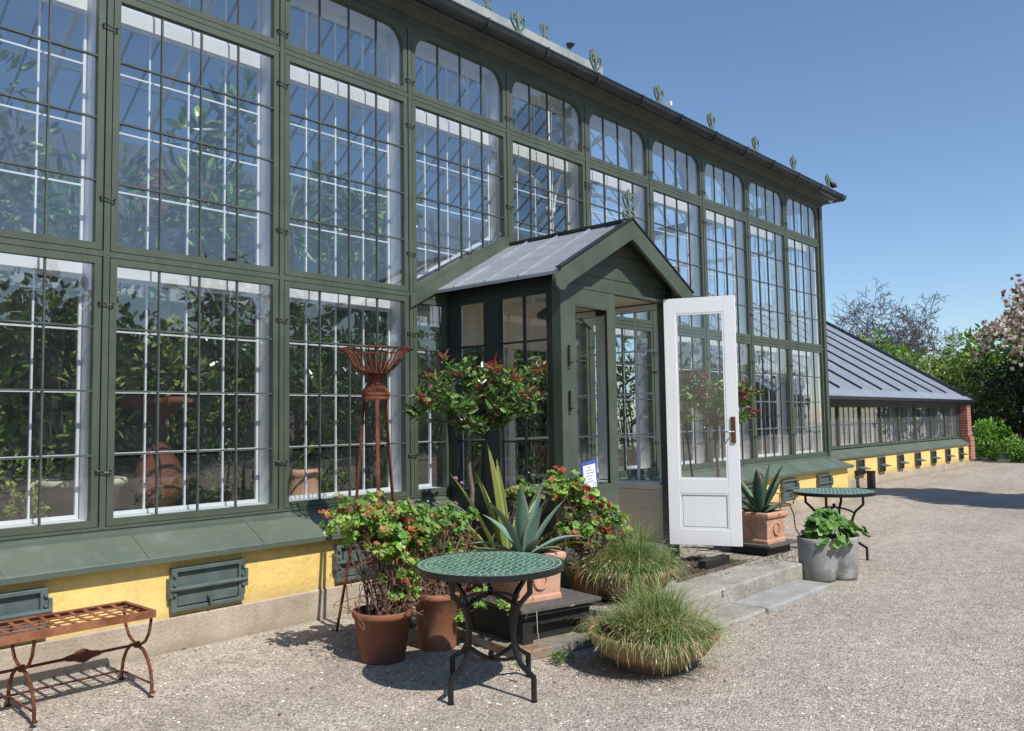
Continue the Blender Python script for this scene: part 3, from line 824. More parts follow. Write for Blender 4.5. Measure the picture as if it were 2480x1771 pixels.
# notice in the door glass
nt_ = thing('notice_sheet', (6.2, -1.475, 1.03), 'white notice on a blue card behind the closed door pane', 'notice')
T = Matrix.Translation((6.2, -1.474, 1.13)) @ Matrix.Rotation(radians(-6), 4, 'Y')
MB().box(-.115, -.002, -.13, .115, .002, .14, T).build('blue_card', 'blue', nt_)
MB().box(-.095, -.0045, -.125, .09, -.0025, .105, T).build('paper_sheet', 'paper', nt_)
k = MB()
for j, (a, b) in enumerate(((-.03, .02), (-.06, .05), (-.05, .055), (-.06, .04), (-.035, .03), (-.055, .045))):
    z = .08 - j*.026; x = a
    while x < b: xx = x+U(.006, .016); k.box(x, -.0062, z, min(xx, b), -.0052, z+.007, T); x = xx+.005
for a in range(8): k.tube([T @ Vector((.05+.018*cos(t), -.006, -.085+.025*sin(t))) for t in (a*pi/4, (a+1)*pi/4)], .002, 4)
k.build('printed_lines', 'ink', nt_)

# ------------------------------------------------------------------ steps and landing
def slabmesh(x0, y0, z0, x1, y1, z1, seg=.25, j=.006):
    mb = MB(); nx_ = max(1, int((x1-x0)/seg)); ny_ = max(1, int((y1-y0)/seg)); vs = []; fs = []
    for zz in (z1, z0):
        for i in range(nx_+1):
            for k in range(ny_+1):
                vs.append((x0+(x1-x0)*i/nx_+U(-j, j), y0+(y1-y0)*k/ny_+U(-j, j), zz+U(-j, j)*.4))
    n = (nx_+1)*(ny_+1); W_ = ny_+1
    for i in range(nx_):
        for k in range(ny_):
            a = i*W_+k; fs.append((a, a+W_, a+W_+1, a+1))
    for i in range(nx_):
        a = i*W_; fs.append((a, n+a, n+a+W_, a+W_)); a = i*W_+ny_; fs.append((a, a+W_, n+a+W_, n+a))
    for k in range(ny_):
        a = k; fs.append((a, a+1, n+a+1, n+a)); a = nx_*W_+k; fs.append((a, n+a, n+a+1, a+1))
    return mb.add(vs, fs)
def slab(name, lab, mat, b, cat='step'):
    o = slabmesh(*b, seg=.07, j=.0065).build(name, mat, root=((b[0]+b[3])/2, (b[1]+b[4])/2, 0)); bevel(o, .018, 2)
    return tag(o, lab, cat)
slab('stone_step', 'long worn upper stone step with chipped edge before the porch', 'step', (5.35, -2.57, -.02, 8.28, -2.13, .185))
slab('stone_step', 'blue grey lower step slab next to the concrete planter', 'stepgrey', (6.71, -2.93, -.05, 8.05, -2.58, .055))
slab('stone_step', 'sandy lower step slab behind the front grass bowl', 'step', (5.25, -2.92, -.05, 6.69, -2.58, .052))
tag(slabmesh(5.35, -2.12, -.05, 9.2, -.27, .17, .3, .004).build('paved_landing', 'paving', root=(7, -1.2, 0)), kind='structure')
gr = MB()
for k in range(16): gr.box(6.75+.08*k-.004, -2.06, .175, 6.75+.08*k+.004, -1.56, .196)
for k in range(9): gr.box(6.72, -2.06+.0625*k-.004, .176, 8.0, -2.06+.0625*k+.004, .195)
for b in ((6.70, -2.085, 7.98+.04, -2.065), (6.70, -1.555, 8.02, -1.535)): gr.box(b[0], b[1], .175, b[2], b[3], .2)
tag(gr.build('boot_scraper_grate', 'oldiron', root=(7.3, -1.8, .17)), 'rusty grate laid in the landing below the open door', 'grate')
wd = MB(); wd.box(7.30, -2.02, .17, 7.78, -1.93, .27)  # plain black box on the landing beneath the open leaf
o = wd.build('under_door_block', 'stain', root=(7.5, -2, .17)); tag(o, 'black block lying under the open white door', 'block')
bevel(o, .006)

k = MB(); IC = [(0, 0, 1), (.9, 0, .1), (.28, .85, .1), (-.72, .53, .1), (-.72, -.53, .1), (.28, -.85, .1), (0, 0, -.4)]
IF = [(0, 1, 2), (0, 2, 3), (0, 3, 4), (0, 4, 5), (0, 5, 1)]
for i in range(15000):
    d_ = 2.6+9*R()**1.6; a_ = radians(U(8, 82)); x = d_*sin(a_); y = -6.157+d_*cos(a_)
    if y > -.3 or (5.2 < x < 8.4 and y > -2.95): continue
    r_ = random.choice((.0035, .0045, .006, .008, .011)) * U(.8, 1.2); t_ = U(0, 6.28); zz = .045 if y > -.7 else max(0, (y+1.3)*.075)
    cc = random.choice([(.5, .44, .38), (.34, .29, .25), (.66, .61, .55), (.2, .16, .13), (.42, .33, .27), (.8, .76, .7)])
    sx = U(.7, 1.4); k.add([(x+r_*(v[0]*cos(t_)*sx-v[1]*sin(t_)), y+r_*(v[0]*sin(t_)*sx+v[1]*cos(t_)), zz+r_*v[2]*.55) for v in IC[:6]], IF, vary(cc, .15))
tag(k.build('loose_pebbles', 'pebble'), 'loose pale and dark pebbles lying on the gravel', 'pebbles', kind='stuff')

k = MB()
for i in range(170):
    x, y = (U(2.2, 9.5), U(-3.6, -.3)) if i % 3 else (U(1.5, 6), U(-.42, -.27))
    zz = .05 if y > -.7 else (.19 if (5.4 < x < 8.2 and y > -2.5) else max(.004, (y+1.3)*.075+.005))
    k.leaf(Vector((x, y, zz+.003)), Vector((U(-1, 1), U(-1, 1), .05)), Vector((U(-1, 1), U(-1, 1), .2)), U(.015, .035), U(.008, .016), vary(random.choice([(.3, .16, .07), (.22, .1, .05), (.4, .28, .12), (.15, .16, .05)]), .3), .3, .1)
tag(k.build('fallen_leaves', 'leaf'), 'small dry fallen leaves scattered round the pots and plinth', 'leaves', kind='stuff')

# ------------------------------------------------------------------ low wing
WG = thing('greenhouse_wing', (22, 1.05, 0), 'low greenhouse wing with ribbed grey metal roof and brick end pier', 'greenhouse')
WY = 1.05; WP = .81
wx0, wx1 = 15.2, 28.1
MB().box(wx0, WP, .24, 28.3, WY+.3, .70).build('plinth_wall', 'yellow', WG)
MB().box(wx0, WP-.02, -.2, 28.78, WY+.3, .243).build('stone_base', 'stone', WG)
k = MB(); k.add([(wx0, .77, .71), (28.3, .77, .71), (28.3, .77, .745), (wx0, .77, .745), (wx0, WY+.02, .915), (28.3, WY+.02, .915), (28.3, WY+.02, .70), (wx0, WY+.02, .70)],
      [(0, 1, 2, 3), (3, 2, 5, 4), (0, 7, 6, 1), (1, 6, 5, 2), (4, 5, 6, 7), (0, 3, 4, 7)]); k.build('sill_board', 'sillgreen', WG)
MB().box(wx0, .79, .69, 28.3, .85, .712).build('drip_strip', 'terrapink', WG)
k = MB(); SW = 1.352; wxs = [28.14-SW*j for j in range(10)]
for x in wxs: k.box(x-.045, WY-.035, .92, x+.045, WY+.06, 1.92)
k.box(wx0, WY-.034, .92, 28.14, WY+.06, .965); k.box(wx0, WY-.036, 1.86, 28.14, WY+.06, 1.94); k.build('window_frames', 'green', WG)
MB().box(28.185, WY-.03, .7, 28.33, WY+.2, 2.1).build('end_post', 'darkgreen', WG)
w = MB(); w.ring(rect(0, .966, 1.262, 1.859), rect(.03, .99, 1.232, 1.835), WY-.015, WY+.02)
def wingwin(x):
    w = MB(); w.ring(rect(x, .966, x+SW-.09, 1.859), rect(x+.028, .99, x+SW-.118, 1.835), WY-.015, WY+.02)
    o = w.build('window', 'green', WG)
    b = MB()
    for q in (1, 2, 3): xx = x+.028+(SW-.146)*q/4; b.box(xx-.008, WY-.01, .99, xx+.008, WY+.012, 1.835)
    b.box(x+.028, WY-.012, 1.45, x+SW-.118, WY+.01, 1.462); b.build('glazing_bars', 'muntin', o)
    MB().add([(x+.028, WY, .99), (x+SW-.118, WY, .99), (x+SW-.118, WY, 1.835), (x+.028, WY, 1.835)], [(0, 1, 2, 3)]).build('pane', 'paleglass', o)
    q = MB(); q.box(x+SW-.10, WY+.061, .93, x+SW-.0, WY+.24, 1.9)
    q.ring(rect(x+.0, .966, x+SW-.101, 1.88), rect(x+.04, 1.0, x+SW-.14, 1.84), WY+.17, WY+.19)
    for t in (1, 2, 3): xx = x+.028+(SW-.146)*t/4; q.box(xx-.012, WY+.172, 1.0, xx+.012, WY+.188, 1.84)
    q.box(x+.04, WY+.171, 1.44, x+SW-.14, WY+.189, 1.466)
    q.build('inner_sash', 'white', o)
    return o
w0 = wingwin(wxs[1]+.045)
for j in range(2, 10): copy_tree(w0, (-(j-1)*SW, 0, 0), None, WG)
# roof
ye, ze, yt, zt = .74, 2.07, 5.9, 5.3
k = MB(); k.add([(wx0-.2, ye, ze), (28.9, ye, ze), (28.9, yt, zt), (wx0-.2, yt, zt), (wx0-.2, ye, ze-.05), (28.9, ye, ze-.05), (28.9, yt, zt-.05), (wx0-.2, yt, zt-.05)],
    [(0, 1, 2, 3), (7, 6, 5, 4), (0, 4, 5, 1), (1, 5, 6, 2), (2, 6, 7, 3)])
wr = k.build('metal_roof', 'zinc', WG)
k = MB()
f = .28/5.16
for j in range(11):
    x = 28.45-1.372*j
    if j: k.bar((x, ye+.3, ze+(.3)*(zt-ze)/(yt-ye)+.022), (x, yt, zt+.022), .04, .05)
k.bar((28.86, ye, ze+.03), (28.86, yt, zt+.03), .1, .07); k.bar((28.5, ye+.15, ze+.12), (28.5, yt, zt+.03), .03, .05)
k.build('roof_ribs', 'gutter', wr)
k = MB()
for j in range(60):
    x = 28.3-.2287*j
    if x > 15.3 and j % 6: k.bar((x, ye+.3, ze+.19+.002), (x, yt, zt+.002), .012, .008)
k.build('roof_seams', 'zinc', wr)
k = MB(); k.box(wx0, .70, 2.0, 28.92, .755, 2.075); k.build('eaves_gutter', 'gutter', WG)
MB().box(wx0, .76, 1.94, 28.7, 1.2, 2.02).build('eaves_soffit', 'darkgreen', WG)
pr = MB(); pr.add([(28.34, WP, .243), (28.76, WP, .243), (28.76, WP, 2.0), (28.34, WP, 2.0), (28.34, 6, .243), (28.76, 6, .243), (28.76, 6, 5.1), (28.34, 6, 5.1)],
    [(0, 1, 2, 3), (1, 5, 6, 2), (5, 4, 7, 6), (4, 0, 3, 7), (3, 2, 6, 7)]); pr.build('brick_end_wall', 'brick', WG)
MB().box(28.335, WP-.06, .243, 28.79, WP+.3, .95).build('brick_pier_foot', 'brick', WG)
MB().box(wx0, 3.6, .0, 28.3, 3.7, 3.6).build('back_partition', 'plaster', WG)
for j in range(8):
    x = [18.8, 20.05, 21.42, 22.78, 24.15, 25.5, 26.87, 28.0][j]-.35+.2
    x = 17.9+1.36*j if j < 8 else x
    if x > 28: continue
    o = MB().ring(rect(x-.24, .315, x+.24, .66), rect(x-.215, .33, x+.215, .645), WP-.03, WP-.001).build('vent_opening', 'iron_hatch', WG)
    MB().box(x-.214, WP-.008, .331, x+.214, WP-.002, .644).build('opening_shade', 'black', o)  # black sheet standing in for the shade inside the vent
    T = Matrix.Translation((x, WP-.01, .49)) @ Matrix.Rotation(radians(14), 4, 'X')
    MB().box(-.195, -.17, -.008, .195, .0, .008, T).build('open_flap', 'iron_hatch', o)
# terracotta pots on the shelf inside the wing
MB().box(wx0, WY+.26, .90, 28.1, WY+.75, .95).build('potting_shelf', 'stone', WG)
proto = None; n = 0
kinds = [('small reddish terracotta pot in the row behind the wing windows', 'terra'), ('small pale pink terracotta pot in the row behind the wing windows', 'terrapink')]
pp = []
for lab, mt in kinds:
    o = MB().lathe([(.0, 0), (.05, 0), (.07, .12), (.08, .12), (.082, .15), (.068, .15), (.06, .05)], 0, 0, 12).build('terracotta_pot', mt)
    tag(o, lab, 'pot', 'terracotta pots on the wing shelf'); pp.append([o, False])
for j in range(66):
    x = 28.0 - .172*j + U(-.03, .03)
    if x < 16: break
    q = pp[0 if R() < .45 else 1]
    if not q[1]: o = q[0]; q[1] = True
    else: o = q[0].copy(); col.objects.link(o)
    o.location = (x, WY+.33+U(0, .07), .951); o.scale = (U(1.0, 1.55),)*3
    o.rotation_euler = (0, 0, U(0, 6))

# ------------------------------------------------------------------ tables
def table(loc, lab, rot):
    t = thing('garden_table', loc, lab, 'table', 'round green mosaic tables')
    r = .462
    k = MB(); n = 72
    vs = [(loc[0], loc[1], .772)] + [(loc[0]+(r-.006)*cos(2*pi*i/n), loc[1]+(r-.006)*sin(2*pi*i/n), .772) for i in range(n)]
    k.add(vs, [(0, 1+i, 1+(i+1) % n) for i in range(n)])
    me = k.build('tiled_top', 'tiles', t, root=None); me.rotation_euler = (0, 0, 0)
    MB().lathe([(0, .738), (r-.01, .738), (r, .735), (r, .771), (r-.003, .7745), (r-.008, .7725)], loc[0], loc[1], 72).build('rim', 'black', t)
    for q in range(4):
        a = rot + q*pi/2; h = Vector((cos(a), sin(a), 0)); c = Vector((loc[0], loc[1], 0))
        prof = [(.325, .738), (.325, .63), (.235, .545), (.205, .47), (.188, .38), (.192, .30), (.215, .24), (.25, .195), (.30, .165), (.345, .14), (.345, .0)]
        mb = MB()
        pts = [c + h*rr + Vector((0, 0, z)) for rr, z in prof]
        for p_, q_ in zip(pts, pts[1:]): mb.bar(p_ - (q_-p_).normalized()*.004, q_ + (q_-p_).normalized()*.004, .024, .024, up=(-sin(a), cos(a), .001))
        mb.tube([pts[-1]+Vector((0, 0, .0)), pts[-1]+Vector((0, 0, .006))], .02, 10)
        mb.build('leg', 'black', t)
    for q in range(2):
        k = MB()
        a = rot + q*pi/2; h = Vector((cos(a), sin(a), 0)); c = Vector((loc[0], loc[1], 0))
        pts = [c + h*(.22*s_) + Vector((0, 0, .19 + .05*(s_*s_) - .0)) for s_ in [-1+2*i/10 for i in range(11)]]
        for p_, q_ in zip(pts, pts[1:]): k.bar(p_, q_, .02, .02)
        k.build('stretcher', 'black', t); k = MB()
        pts = [c + h*(.225*s_) + Vector((0, 0, .585 - .055*(s_*s_))) for s_ in [-1+2*i/10 for i in range(11)]]
        for p_, q_ in zip(pts, pts[1:]): k.bar(p_, q_, .018, .018)
        k.build('stretcher', 'black', t)
    MB().lathe([(0, .0), (.016, .006), (.02, .02), (.015, .034), (0, .04)], loc[0], loc[1], 12, .20).build('knob', 'black', t, True)
    MB().lathe([(0, .0), (.016, .006), (.02, .02), (.015, .034), (0, .04)], loc[0], loc[1], 12, .59).build('knob', 'black', t, True)
    return t
ta = math.atan2(-2.862+2.51, 3.807-3.485)
T1 = (3.80, -2.50, 0)
table(T1, 'round green mosaic table in front with a price tag on its leg', 0.0)
table((9.84, -2.28, 0), 'round green mosaic table behind the twin concrete planter', .12)
pt = thing('price_tag', (4.02, -2.72, .5), 'small blank cream price tag on a string from the front table leg', 'tag')
tp = Vector((3.965, -2.705, .56)); k = MB()
k.tube([tp+Vector((.0, .0, 0)), tp+Vector((.018, -.014, -.10)), tp+Vector((.02, -.016, -.22))], .0018, 5)
k.tube([tp+Vector((.0, .0, 0)), tp+Vector((-.02, .014, -.06)), tp+Vector((-.035, .03, -.13))], .0015, 5); k.build('string', 'tag', pt)
T = Matrix.Translation(tp+Vector((.022, -.018, -.265))) @ Matrix.Rotation(radians(50), 4, 'Z') @ Matrix.Rotation(radians(-6), 4, 'Y')
MB().box(-.016, -.001, -.05, .016, .001, .045, T).build('card', 'tag', pt)

# ------------------------------------------------------------------ rusty bench
BN = thing('garden_bench', (1.70, -.84, 0.045), 'low rusty iron bench with open lattice seat by the plinth', 'bench')
ROOT[BN.name] = Vector((1.70, -.84, 0)); bx0, bx1, by0, by1, bz = .99, 2.365, -1.06, -.625, .488
k = MB()
k.box(bx0, by0-.006, bz-.04, bx1, by0+.006, bz); k.box(bx0, by1-.006, bz-.04, bx1, by1+.006, bz)
k.box(bx0-.006, by0+.006, bz-.04, bx0+.006, by1-.006, bz); k.box(bx1-.006, by0+.006, bz-.04, bx1+.006, by1-.006, bz)
k.box(bx0+.006, by0+.006, bz-.004, bx1-.006, by0+.03, bz+.001); k.box(bx0+.006, by1-.03, bz-.004, bx1-.006, by1-.006, bz+.001)
for x in (bx0, bx1-.03): k.box(x+.006, by0+.03, bz-.004, x+.03-.006, by1-.03, bz+.001)
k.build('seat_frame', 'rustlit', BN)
k = MB(); x = bx1-.083*1.12
while x > bx0+.03:
    pts = [(x, by0+.01+(by1-by0-.02)*i/8, bz-.006-.012*sin(pi*i/8)) for i in range(9)]
    for p_, q_ in zip(pts, pts[1:]): k.bar(p_, q_, .022, .005)
    x -= .083
for j in range(1, 5):
    y = by0+(by1-by0)*j/5; k.tube([(bx0, y, bz-.016), (bx1, y, bz-.016)], .0045, 6)
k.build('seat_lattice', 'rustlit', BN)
for x in (bx0+.02, 1.70, bx1-.015):
    cy = (by0+by1)/2; k = MB()
    top = [(x, cy + .185*cos(a)*1.0, bz-.03 if abs(sin(a)) < .01 else .262+ (bz-.30)*(1-abs(sin(a)))**.8*1.0) for a in [pi*i/16 for i in range(17)]]
    up = [(x, cy-.19, bz-.03), (x, cy-.188, .42), (x, cy-.165, .35), (x, cy-.115, .29), (x, cy-.05, .262), (x, cy, .255), (x, cy+.05, .262), (x, cy+.115, .29), (x, cy+.165, .35), (x, cy+.188, .42), (x, cy+.19, bz-.03)]
    k.tube(up, .0095, 7)
    dn = [(x, cy-.215, 0), (x, cy-.21, .06), (x, cy-.19, .13), (x, cy-.15, .19), (x, cy-.09, .235), (x, cy, .25), (x, cy+.09, .235), (x, cy+.15, .19), (x, cy+.19, .13), (x, cy+.21, .06), (x, cy+.215, 0)]
    k.tube(dn, .0105, 7)
    k.tube([(x, cy-.212, .055), (x, cy+.212, .055)], .006, 6)
    for s in (-1, 1): k.tube([(x, cy+s*.215, .0), (x, cy+s*.215, .008)], .02, 8)
    k.tube([(x, cy, .235), (x, cy, .27)], .018, 8)
    k.build('leg_pair', 'rust', BN)
k = MB(); cy = (by0+by1)/2
k.tube([(bx0+.02, cy, .252), (bx1-.015, cy, .252)], .009, 7); k.tube([(bx0+.02, cy+.212, .055), (bx1-.015, cy+.212, .055)], .006, 6); k.build('stretcher', 'rust', BN)
k = MB()
for cx in (2.03, 1.35):
    k.poly([(cx-.12, .252), (cx-.09, .238), (cx-.05, .232), (cx-.03, .222), (cx, .212), (cx+.03, .222), (cx+.05, .232), (cx+.09, .238), (cx+.12, .252), (cx+.09, .265), (cx+.05, .272), (cx+.03, .283), (cx, .292), (cx-.03, .283), (cx-.05, .272), (cx-.09, .265)], cy-.012, cy+.012)
k.build('stretcher_ornament', 'rust', BN)

# ------------------------------------------------------------------ tripod stands with baskets
def stand(loc, lab, a0, H=1.86, foot=.34):
    x0, y0 = loc[0], loc[1]
    t = thing('plant_stand', loc, lab, 'plant stand', 'rusty tripod stands with baskets')
    for q in range(3):
        a = a0 + q*2*pi/3; k = MB()
        prof = [(foot, .0), (foot*.86, .25), (foot*.66, .6), (foot*.50, 1.0), (foot*.38, 1.4), (.098, H-.02)]
        pts = [(x0+r*cos(a), y0+r*sin(a), z) for r, z in prof]
        for p_, q_ in zip(pts, pts[1:]): k.bar(p_, Vector(q_)+(Vector(q_)-Vector(p_)).normalized()*.004, .028, .012, up=(cos(a), sin(a), 0))
        k.tube([(x0+(foot+.0)*cos(a), y0+foot*sin(a), .02), (x0+(foot+.025)*cos(a), y0+(foot+.025)*sin(a), .05), (x0+(foot+.05)*cos(a), y0+(foot+.05)*sin(a), .03), (x0+(foot+.04)*cos(a), y0+(foot+.04)*sin(a), .008)], .007, 6)
        k.build('leg', 'rust', t)
    MB().lathe([(.0, H-.03), (.108, H-.03), (.108, H-.005), (.104, H-.005), (.104, H+.002), (.110, H+.002), (.110, H+.028), (0, H+.03)], x0, y0, 28).build('top_plate', 'rust', t)
    k = MB(); rp = [(.098, .03), (.085, .05), (.055, .085), (.045, .11)]
    n = 30
    for q in range(n):
        a = 2*pi*q/n
        for pr in ([(.100, .03), (.088, .05), (.055, .078), (.046, .10)], [(.048, .13), (.06, .155), (.085, .17), (.105, .175)]):
            k.tube([(x0+r*cos(a), y0+r*sin(a), H+z) for r, z in pr], .0055, 4, cap=False)
        k.tube([(x0+r*cos(a+w), y0+r*sin(a+w), H+z) for r, z, w in ((.105, .185, 0), (.13, .205, 0), (.17, .24, .02), (.2, .285, .04), (.215, .325, .05), (.25, .35, .06), (.29, .36, .06))], .0062, 4, cap=False)
    k.build('basket_ribs', 'rust', t)
    k = MB(); k.lathe([(.044, .098), (.052, .105), (.052, .125), (.044, .132)], x0, y0, 24, H); k.lathe([(.107, .17), (.109, .17), (.109, .195), (.107, .195)], x0, y0, 28, H)
    k.tube([(x0+.288*cos(2*pi*i/40), y0+.288*sin(2*pi*i/40), H+.36) for i in range(41)], .006, 5)
    k.lathe([(0, .10), (.044, .10)], x0, y0, 20, H); k.lathe([(0, .19), (.107, .19)], x0, y0, 20, H)
    k.build('basket_rings', 'rust', t)
    return t
stand((4.12, -.98, 0.0), 'rusty tripod stand with ribbed basket left of the porch', math.atan2(.285, -.153))
stand((9.0, -.72, 0), 'rusty tripod stand seen through the open white door', .6)

# ------------------------------------------------------------------ pots
def pot(name, loc, prof, mat, lab, group=None, n=40, cat='pot', z0=0, soil=None):
    t = thing(name, (loc[0], loc[1], z0), lab, cat, group)
    MB().lathe(prof, loc[0], loc[1], n, z0).build('pot_body', mat, t, True)
    if soil: MB().lathe([(0, soil[1]+.01), (soil[0]*.6, soil[1]+.012), (soil[0], soil[1])], loc[0], loc[1], 24, z0).build('soil', 'soil', t)
    return t
def potprof(rb, rt, h, rim=.02, th=.02):
    return [(0, 0), (rb, 0), (rb+.004, .01), (rb+(rt-rb)*.86, h-.05), (rt, h-.048), (rt+rim*.4, h-.03), (rt+rim*.4, h-.006), (rt, h), (rt-th, h), (rt-th-.005, h-.04), (rb, h*.4)]
pot('flower_pot', (3.80, -1.45), potprof(.15, .205, .345), 'terrared', 'round red brown terracotta pot nearest the bench', soil=(.18, .29))
pot('flower_pot', (4.27, -1.50), potprof(.135, .165, .40), 'terra', 'orange terracotta pot with leaf shadows behind the front table', soil=(.14, .35))
pot('flower_pot', (4.93, -1.22), potprof(.15, .2, .36), 'terra', 'terracotta pot at the foot of the red leaved standard tree', soil=(.17, .31))
pot('flower_pot', (5.06, -1.50), potprof(.15, .2, .42), 'darkgreen', 'dark pot holding the striped flax leaves behind the agave', soil=(.17, .36))
pot('flower_pot', (5.60, -1.90), potprof(.13, .17, .27), 'terra', 'terracotta pot hidden under the pink flowered geranium', z0=.18, soil=(.14, .22))
pot('flower_pot', (9.0, -1.25), potprof(.16, .2, .36), 'terra', 'terracotta pot right of the porch under the second standard tree', soil=(.17, .3), z0=.17)
bp = [(0, 0), (.24, 0), (.245, .04), (.30, .07), (.36, .11), (.40, .16), (.425, .20), (.445, .215), (.45, .235), (.435, .25), (.41, .245), (.39, .2), (.3, .12)]
pot('bowl_planter', (4.86, -2.98), bp, 'bowl', 'wide shallow clay bowl of grass standing on the gravel', 'clay bowls of ornamental grass', 56, 'planter', 0, (.4, .22))
pot('bowl_planter', (5.82, -2.12), [(r*.93, z*1.05) for r, z in bp], 'bowl', 'wide shallow clay bowl of grass standing on the upper step', 'clay bowls of ornamental grass', 56, 'planter', .18, (.37, .23))
# twin lobed concrete planter
cp = thing('concrete_planter', (8.5, -2.7, 0), 'pale grey concrete planter with two rounded lobes beside the steps', 'planter')
ca, cb = (8.40, -2.66, .185), (8.63, -2.82, .155)
def outline(f):
    cx, cy = 8.50, -2.73; pts = []
    for k in range(96):
        a = 2*pi*k/96; best = 0
        for (x, y, r) in (ca, cb):
            dx, dy = x-cx, y-cy; b = dx*cos(a)+dy*sin(a); d = b*b-(dx*dx+dy*dy-(r*f)**2)
            if d > 0: best = max(best, b+sqrt(d))
        pts.append((cx+best*cos(a), cy+best*sin(a)))
    return pts
vs = []; fs = []; lv = [(.84, 0), (.9, .03), (1.0, .2), (1.03, .40), (1.03, .43), (.93, .43), (.92, .36)]
for f_, z in lv: vs += [(x, y, z) for x, y in outline(f_)]
for i in range(len(lv)-1):
    for k_ in range(96): k2 = (k_+1) % 96; fs.append((i*96+k_, i*96+k2, (i+1)*96+k2, (i+1)*96+k_))
fs.append(tuple(range(96))[::-1])
MB().add(vs, fs).build('pot_body', 'concrete', cp, True)
MB().add([(x, y, .37) for x, y in outline(.925)], [tuple(range(96))]).build('soil', 'soil', cp)

def square_planter(cx, cy, z0, w, d, h, rot, lab, mat='terrapink'):
    t = thing('square_planter', (cx, cy, z0), lab, 'planter', 'square terracotta planters with agaves')
    T = Matrix.Translation((cx, cy, z0)) @ Matrix.Rotation(rot, 4, 'Z')
    def fr(mb, s0, z0_, s1, z1_):
        mb.add([T @ Vector(p) for p in [(sx*w/2*s0, sy*d/2*s0, z0_) for sx, sy in ((-1,-1),(1,-1),(1,1),(-1,1))]+[(sx*w/2*s1, sy*d/2*s1, z1_) for sx, sy in ((-1,-1),(1,-1),(1,1),(-1,1))]],
               ((0,1,5,4),(1,2,6,5),(2,3,7,6),(3,0,4,7)))
    k = MB(); segs = [(.90, 0), (.90, .028), (.87, .04), (.86, .045), (.90, h-.075), (.91, h-.07), (1.0, h-.055), (1.03, h-.035), (1.02, h-.01), (.98, h), (.86, h), (.84, h-.05)]
    for (a, b), (c, e) in zip(segs, segs[1:]): fr(k, a, b, c, e)
    k.add([T @ Vector(p) for p in [(sx*w/2*.9, sy*d/2*.9, 0) for sx, sy in ((-1,-1),(1,-1),(1,1),(-1,1))]], ((3, 2, 1, 0),))
    o = k.build('pot_body', mat, t); bevel(o, .008)
    k = MB(); k.add([T @ Vector(p) for p in [(sx*w/2*.86, sy*d/2*.86, h-.03) for sx, sy in ((-1,-1),(1,-1),(1,1),(-1,1))]], ((0, 1, 2, 3),)); k.build('soil', 'soil', t)
    for face in (0, 1):
        k = MB(); n = 18; c = Vector((0, -d/2*.89, h*.47)) if face == 0 else Vector((-w/2*.89, 0, h*.47))
        for j in range(n):
            a = 2*pi*j/n; rr = .06
            off = Vector((rr*cos(a), 0, rr*1.1*sin(a))) if face == 0 else Vector((0, rr*cos(a), rr*1.1*sin(a)))
            out = Vector((0, -.012, 0)) if face == 0 else Vector((-.012, 0, 0))
            p = T @ (c+off); q = T @ (c+off+out); k.tube([p, q], .0125, 6)
        k.build('wreath_relief', mat, t)
    return t
rt = radians(-12)
square_planter(4.80, -1.90, .325, .44, .44, .34, rt, 'square terracotta planter with wreath relief behind the front table')
square_planter(8.72, -1.90, .29, .43, .43, .33, radians(-4), 'square terracotta planter with wreath relief right of the open door')
# stands under the planters
T = Matrix.Translation((4.86, -1.90, 0)) @ Matrix.Rotation(rt, 4, 'Z')
sb = thing('slab_board', (4.88, -1.9, 0), 'grey stained board lying on the gravel beneath the black stand', 'board')
bevel(MB().box(-.42, -.46, -.0, .46, .44, .068, T).build('board', 'slab', sb), .008)
bs = thing('plant_plinth', (4.86, -1.9, .07), 'black wooden plinth carrying the front agave planter', 'plinth')
k = MB()
for x_ in (-.31, .22): k.box(x_, -.32, .07, x_+.09, .32, .265, T)
k.box(-.2195, -.25, .0702, .2195, .3, .20, T); k.box(-.22, -.316, .19, .22, -.2, .265, T)
k.build('legs', 'stain', bs)
k = MB(); k.box(-.34, -.36, .266, .35, .35, .296, T); k.build('top_frame', 'stain', bs); bevel(MB().box(-.36, -.38, .297, .38, .36, .324, T).build('top_board', 'board', bs), .004)
T2 = Matrix.Translation((8.74, -1.9, 0)) @ Matrix.Rotation(radians(-4), 4, 'Z')
bs = thing('plant_plinth', (8.74, -1.9, .17), 'black wooden plinth carrying the far agave planter on the landing', 'plinth')
MB().box(-.24, -.2, .17, .25, .24, .262, T2).build('legs', 'stain', bs); bevel(MB().box(-.3, -.27, .2625, .33, .3, .2885, T2).build('top_board', 'board', bs), .004)

# ------------------------------------------------------------------ plants
def plant(name, loc, lab, cat='plant', group=None): return thing(name, loc, lab, cat, group)
def rnd_unit():
    z = U(-1, 1); a = U(0, 2*pi); r = sqrt(1-z*z); return Vector((r*cos(a), r*sin(a), z))

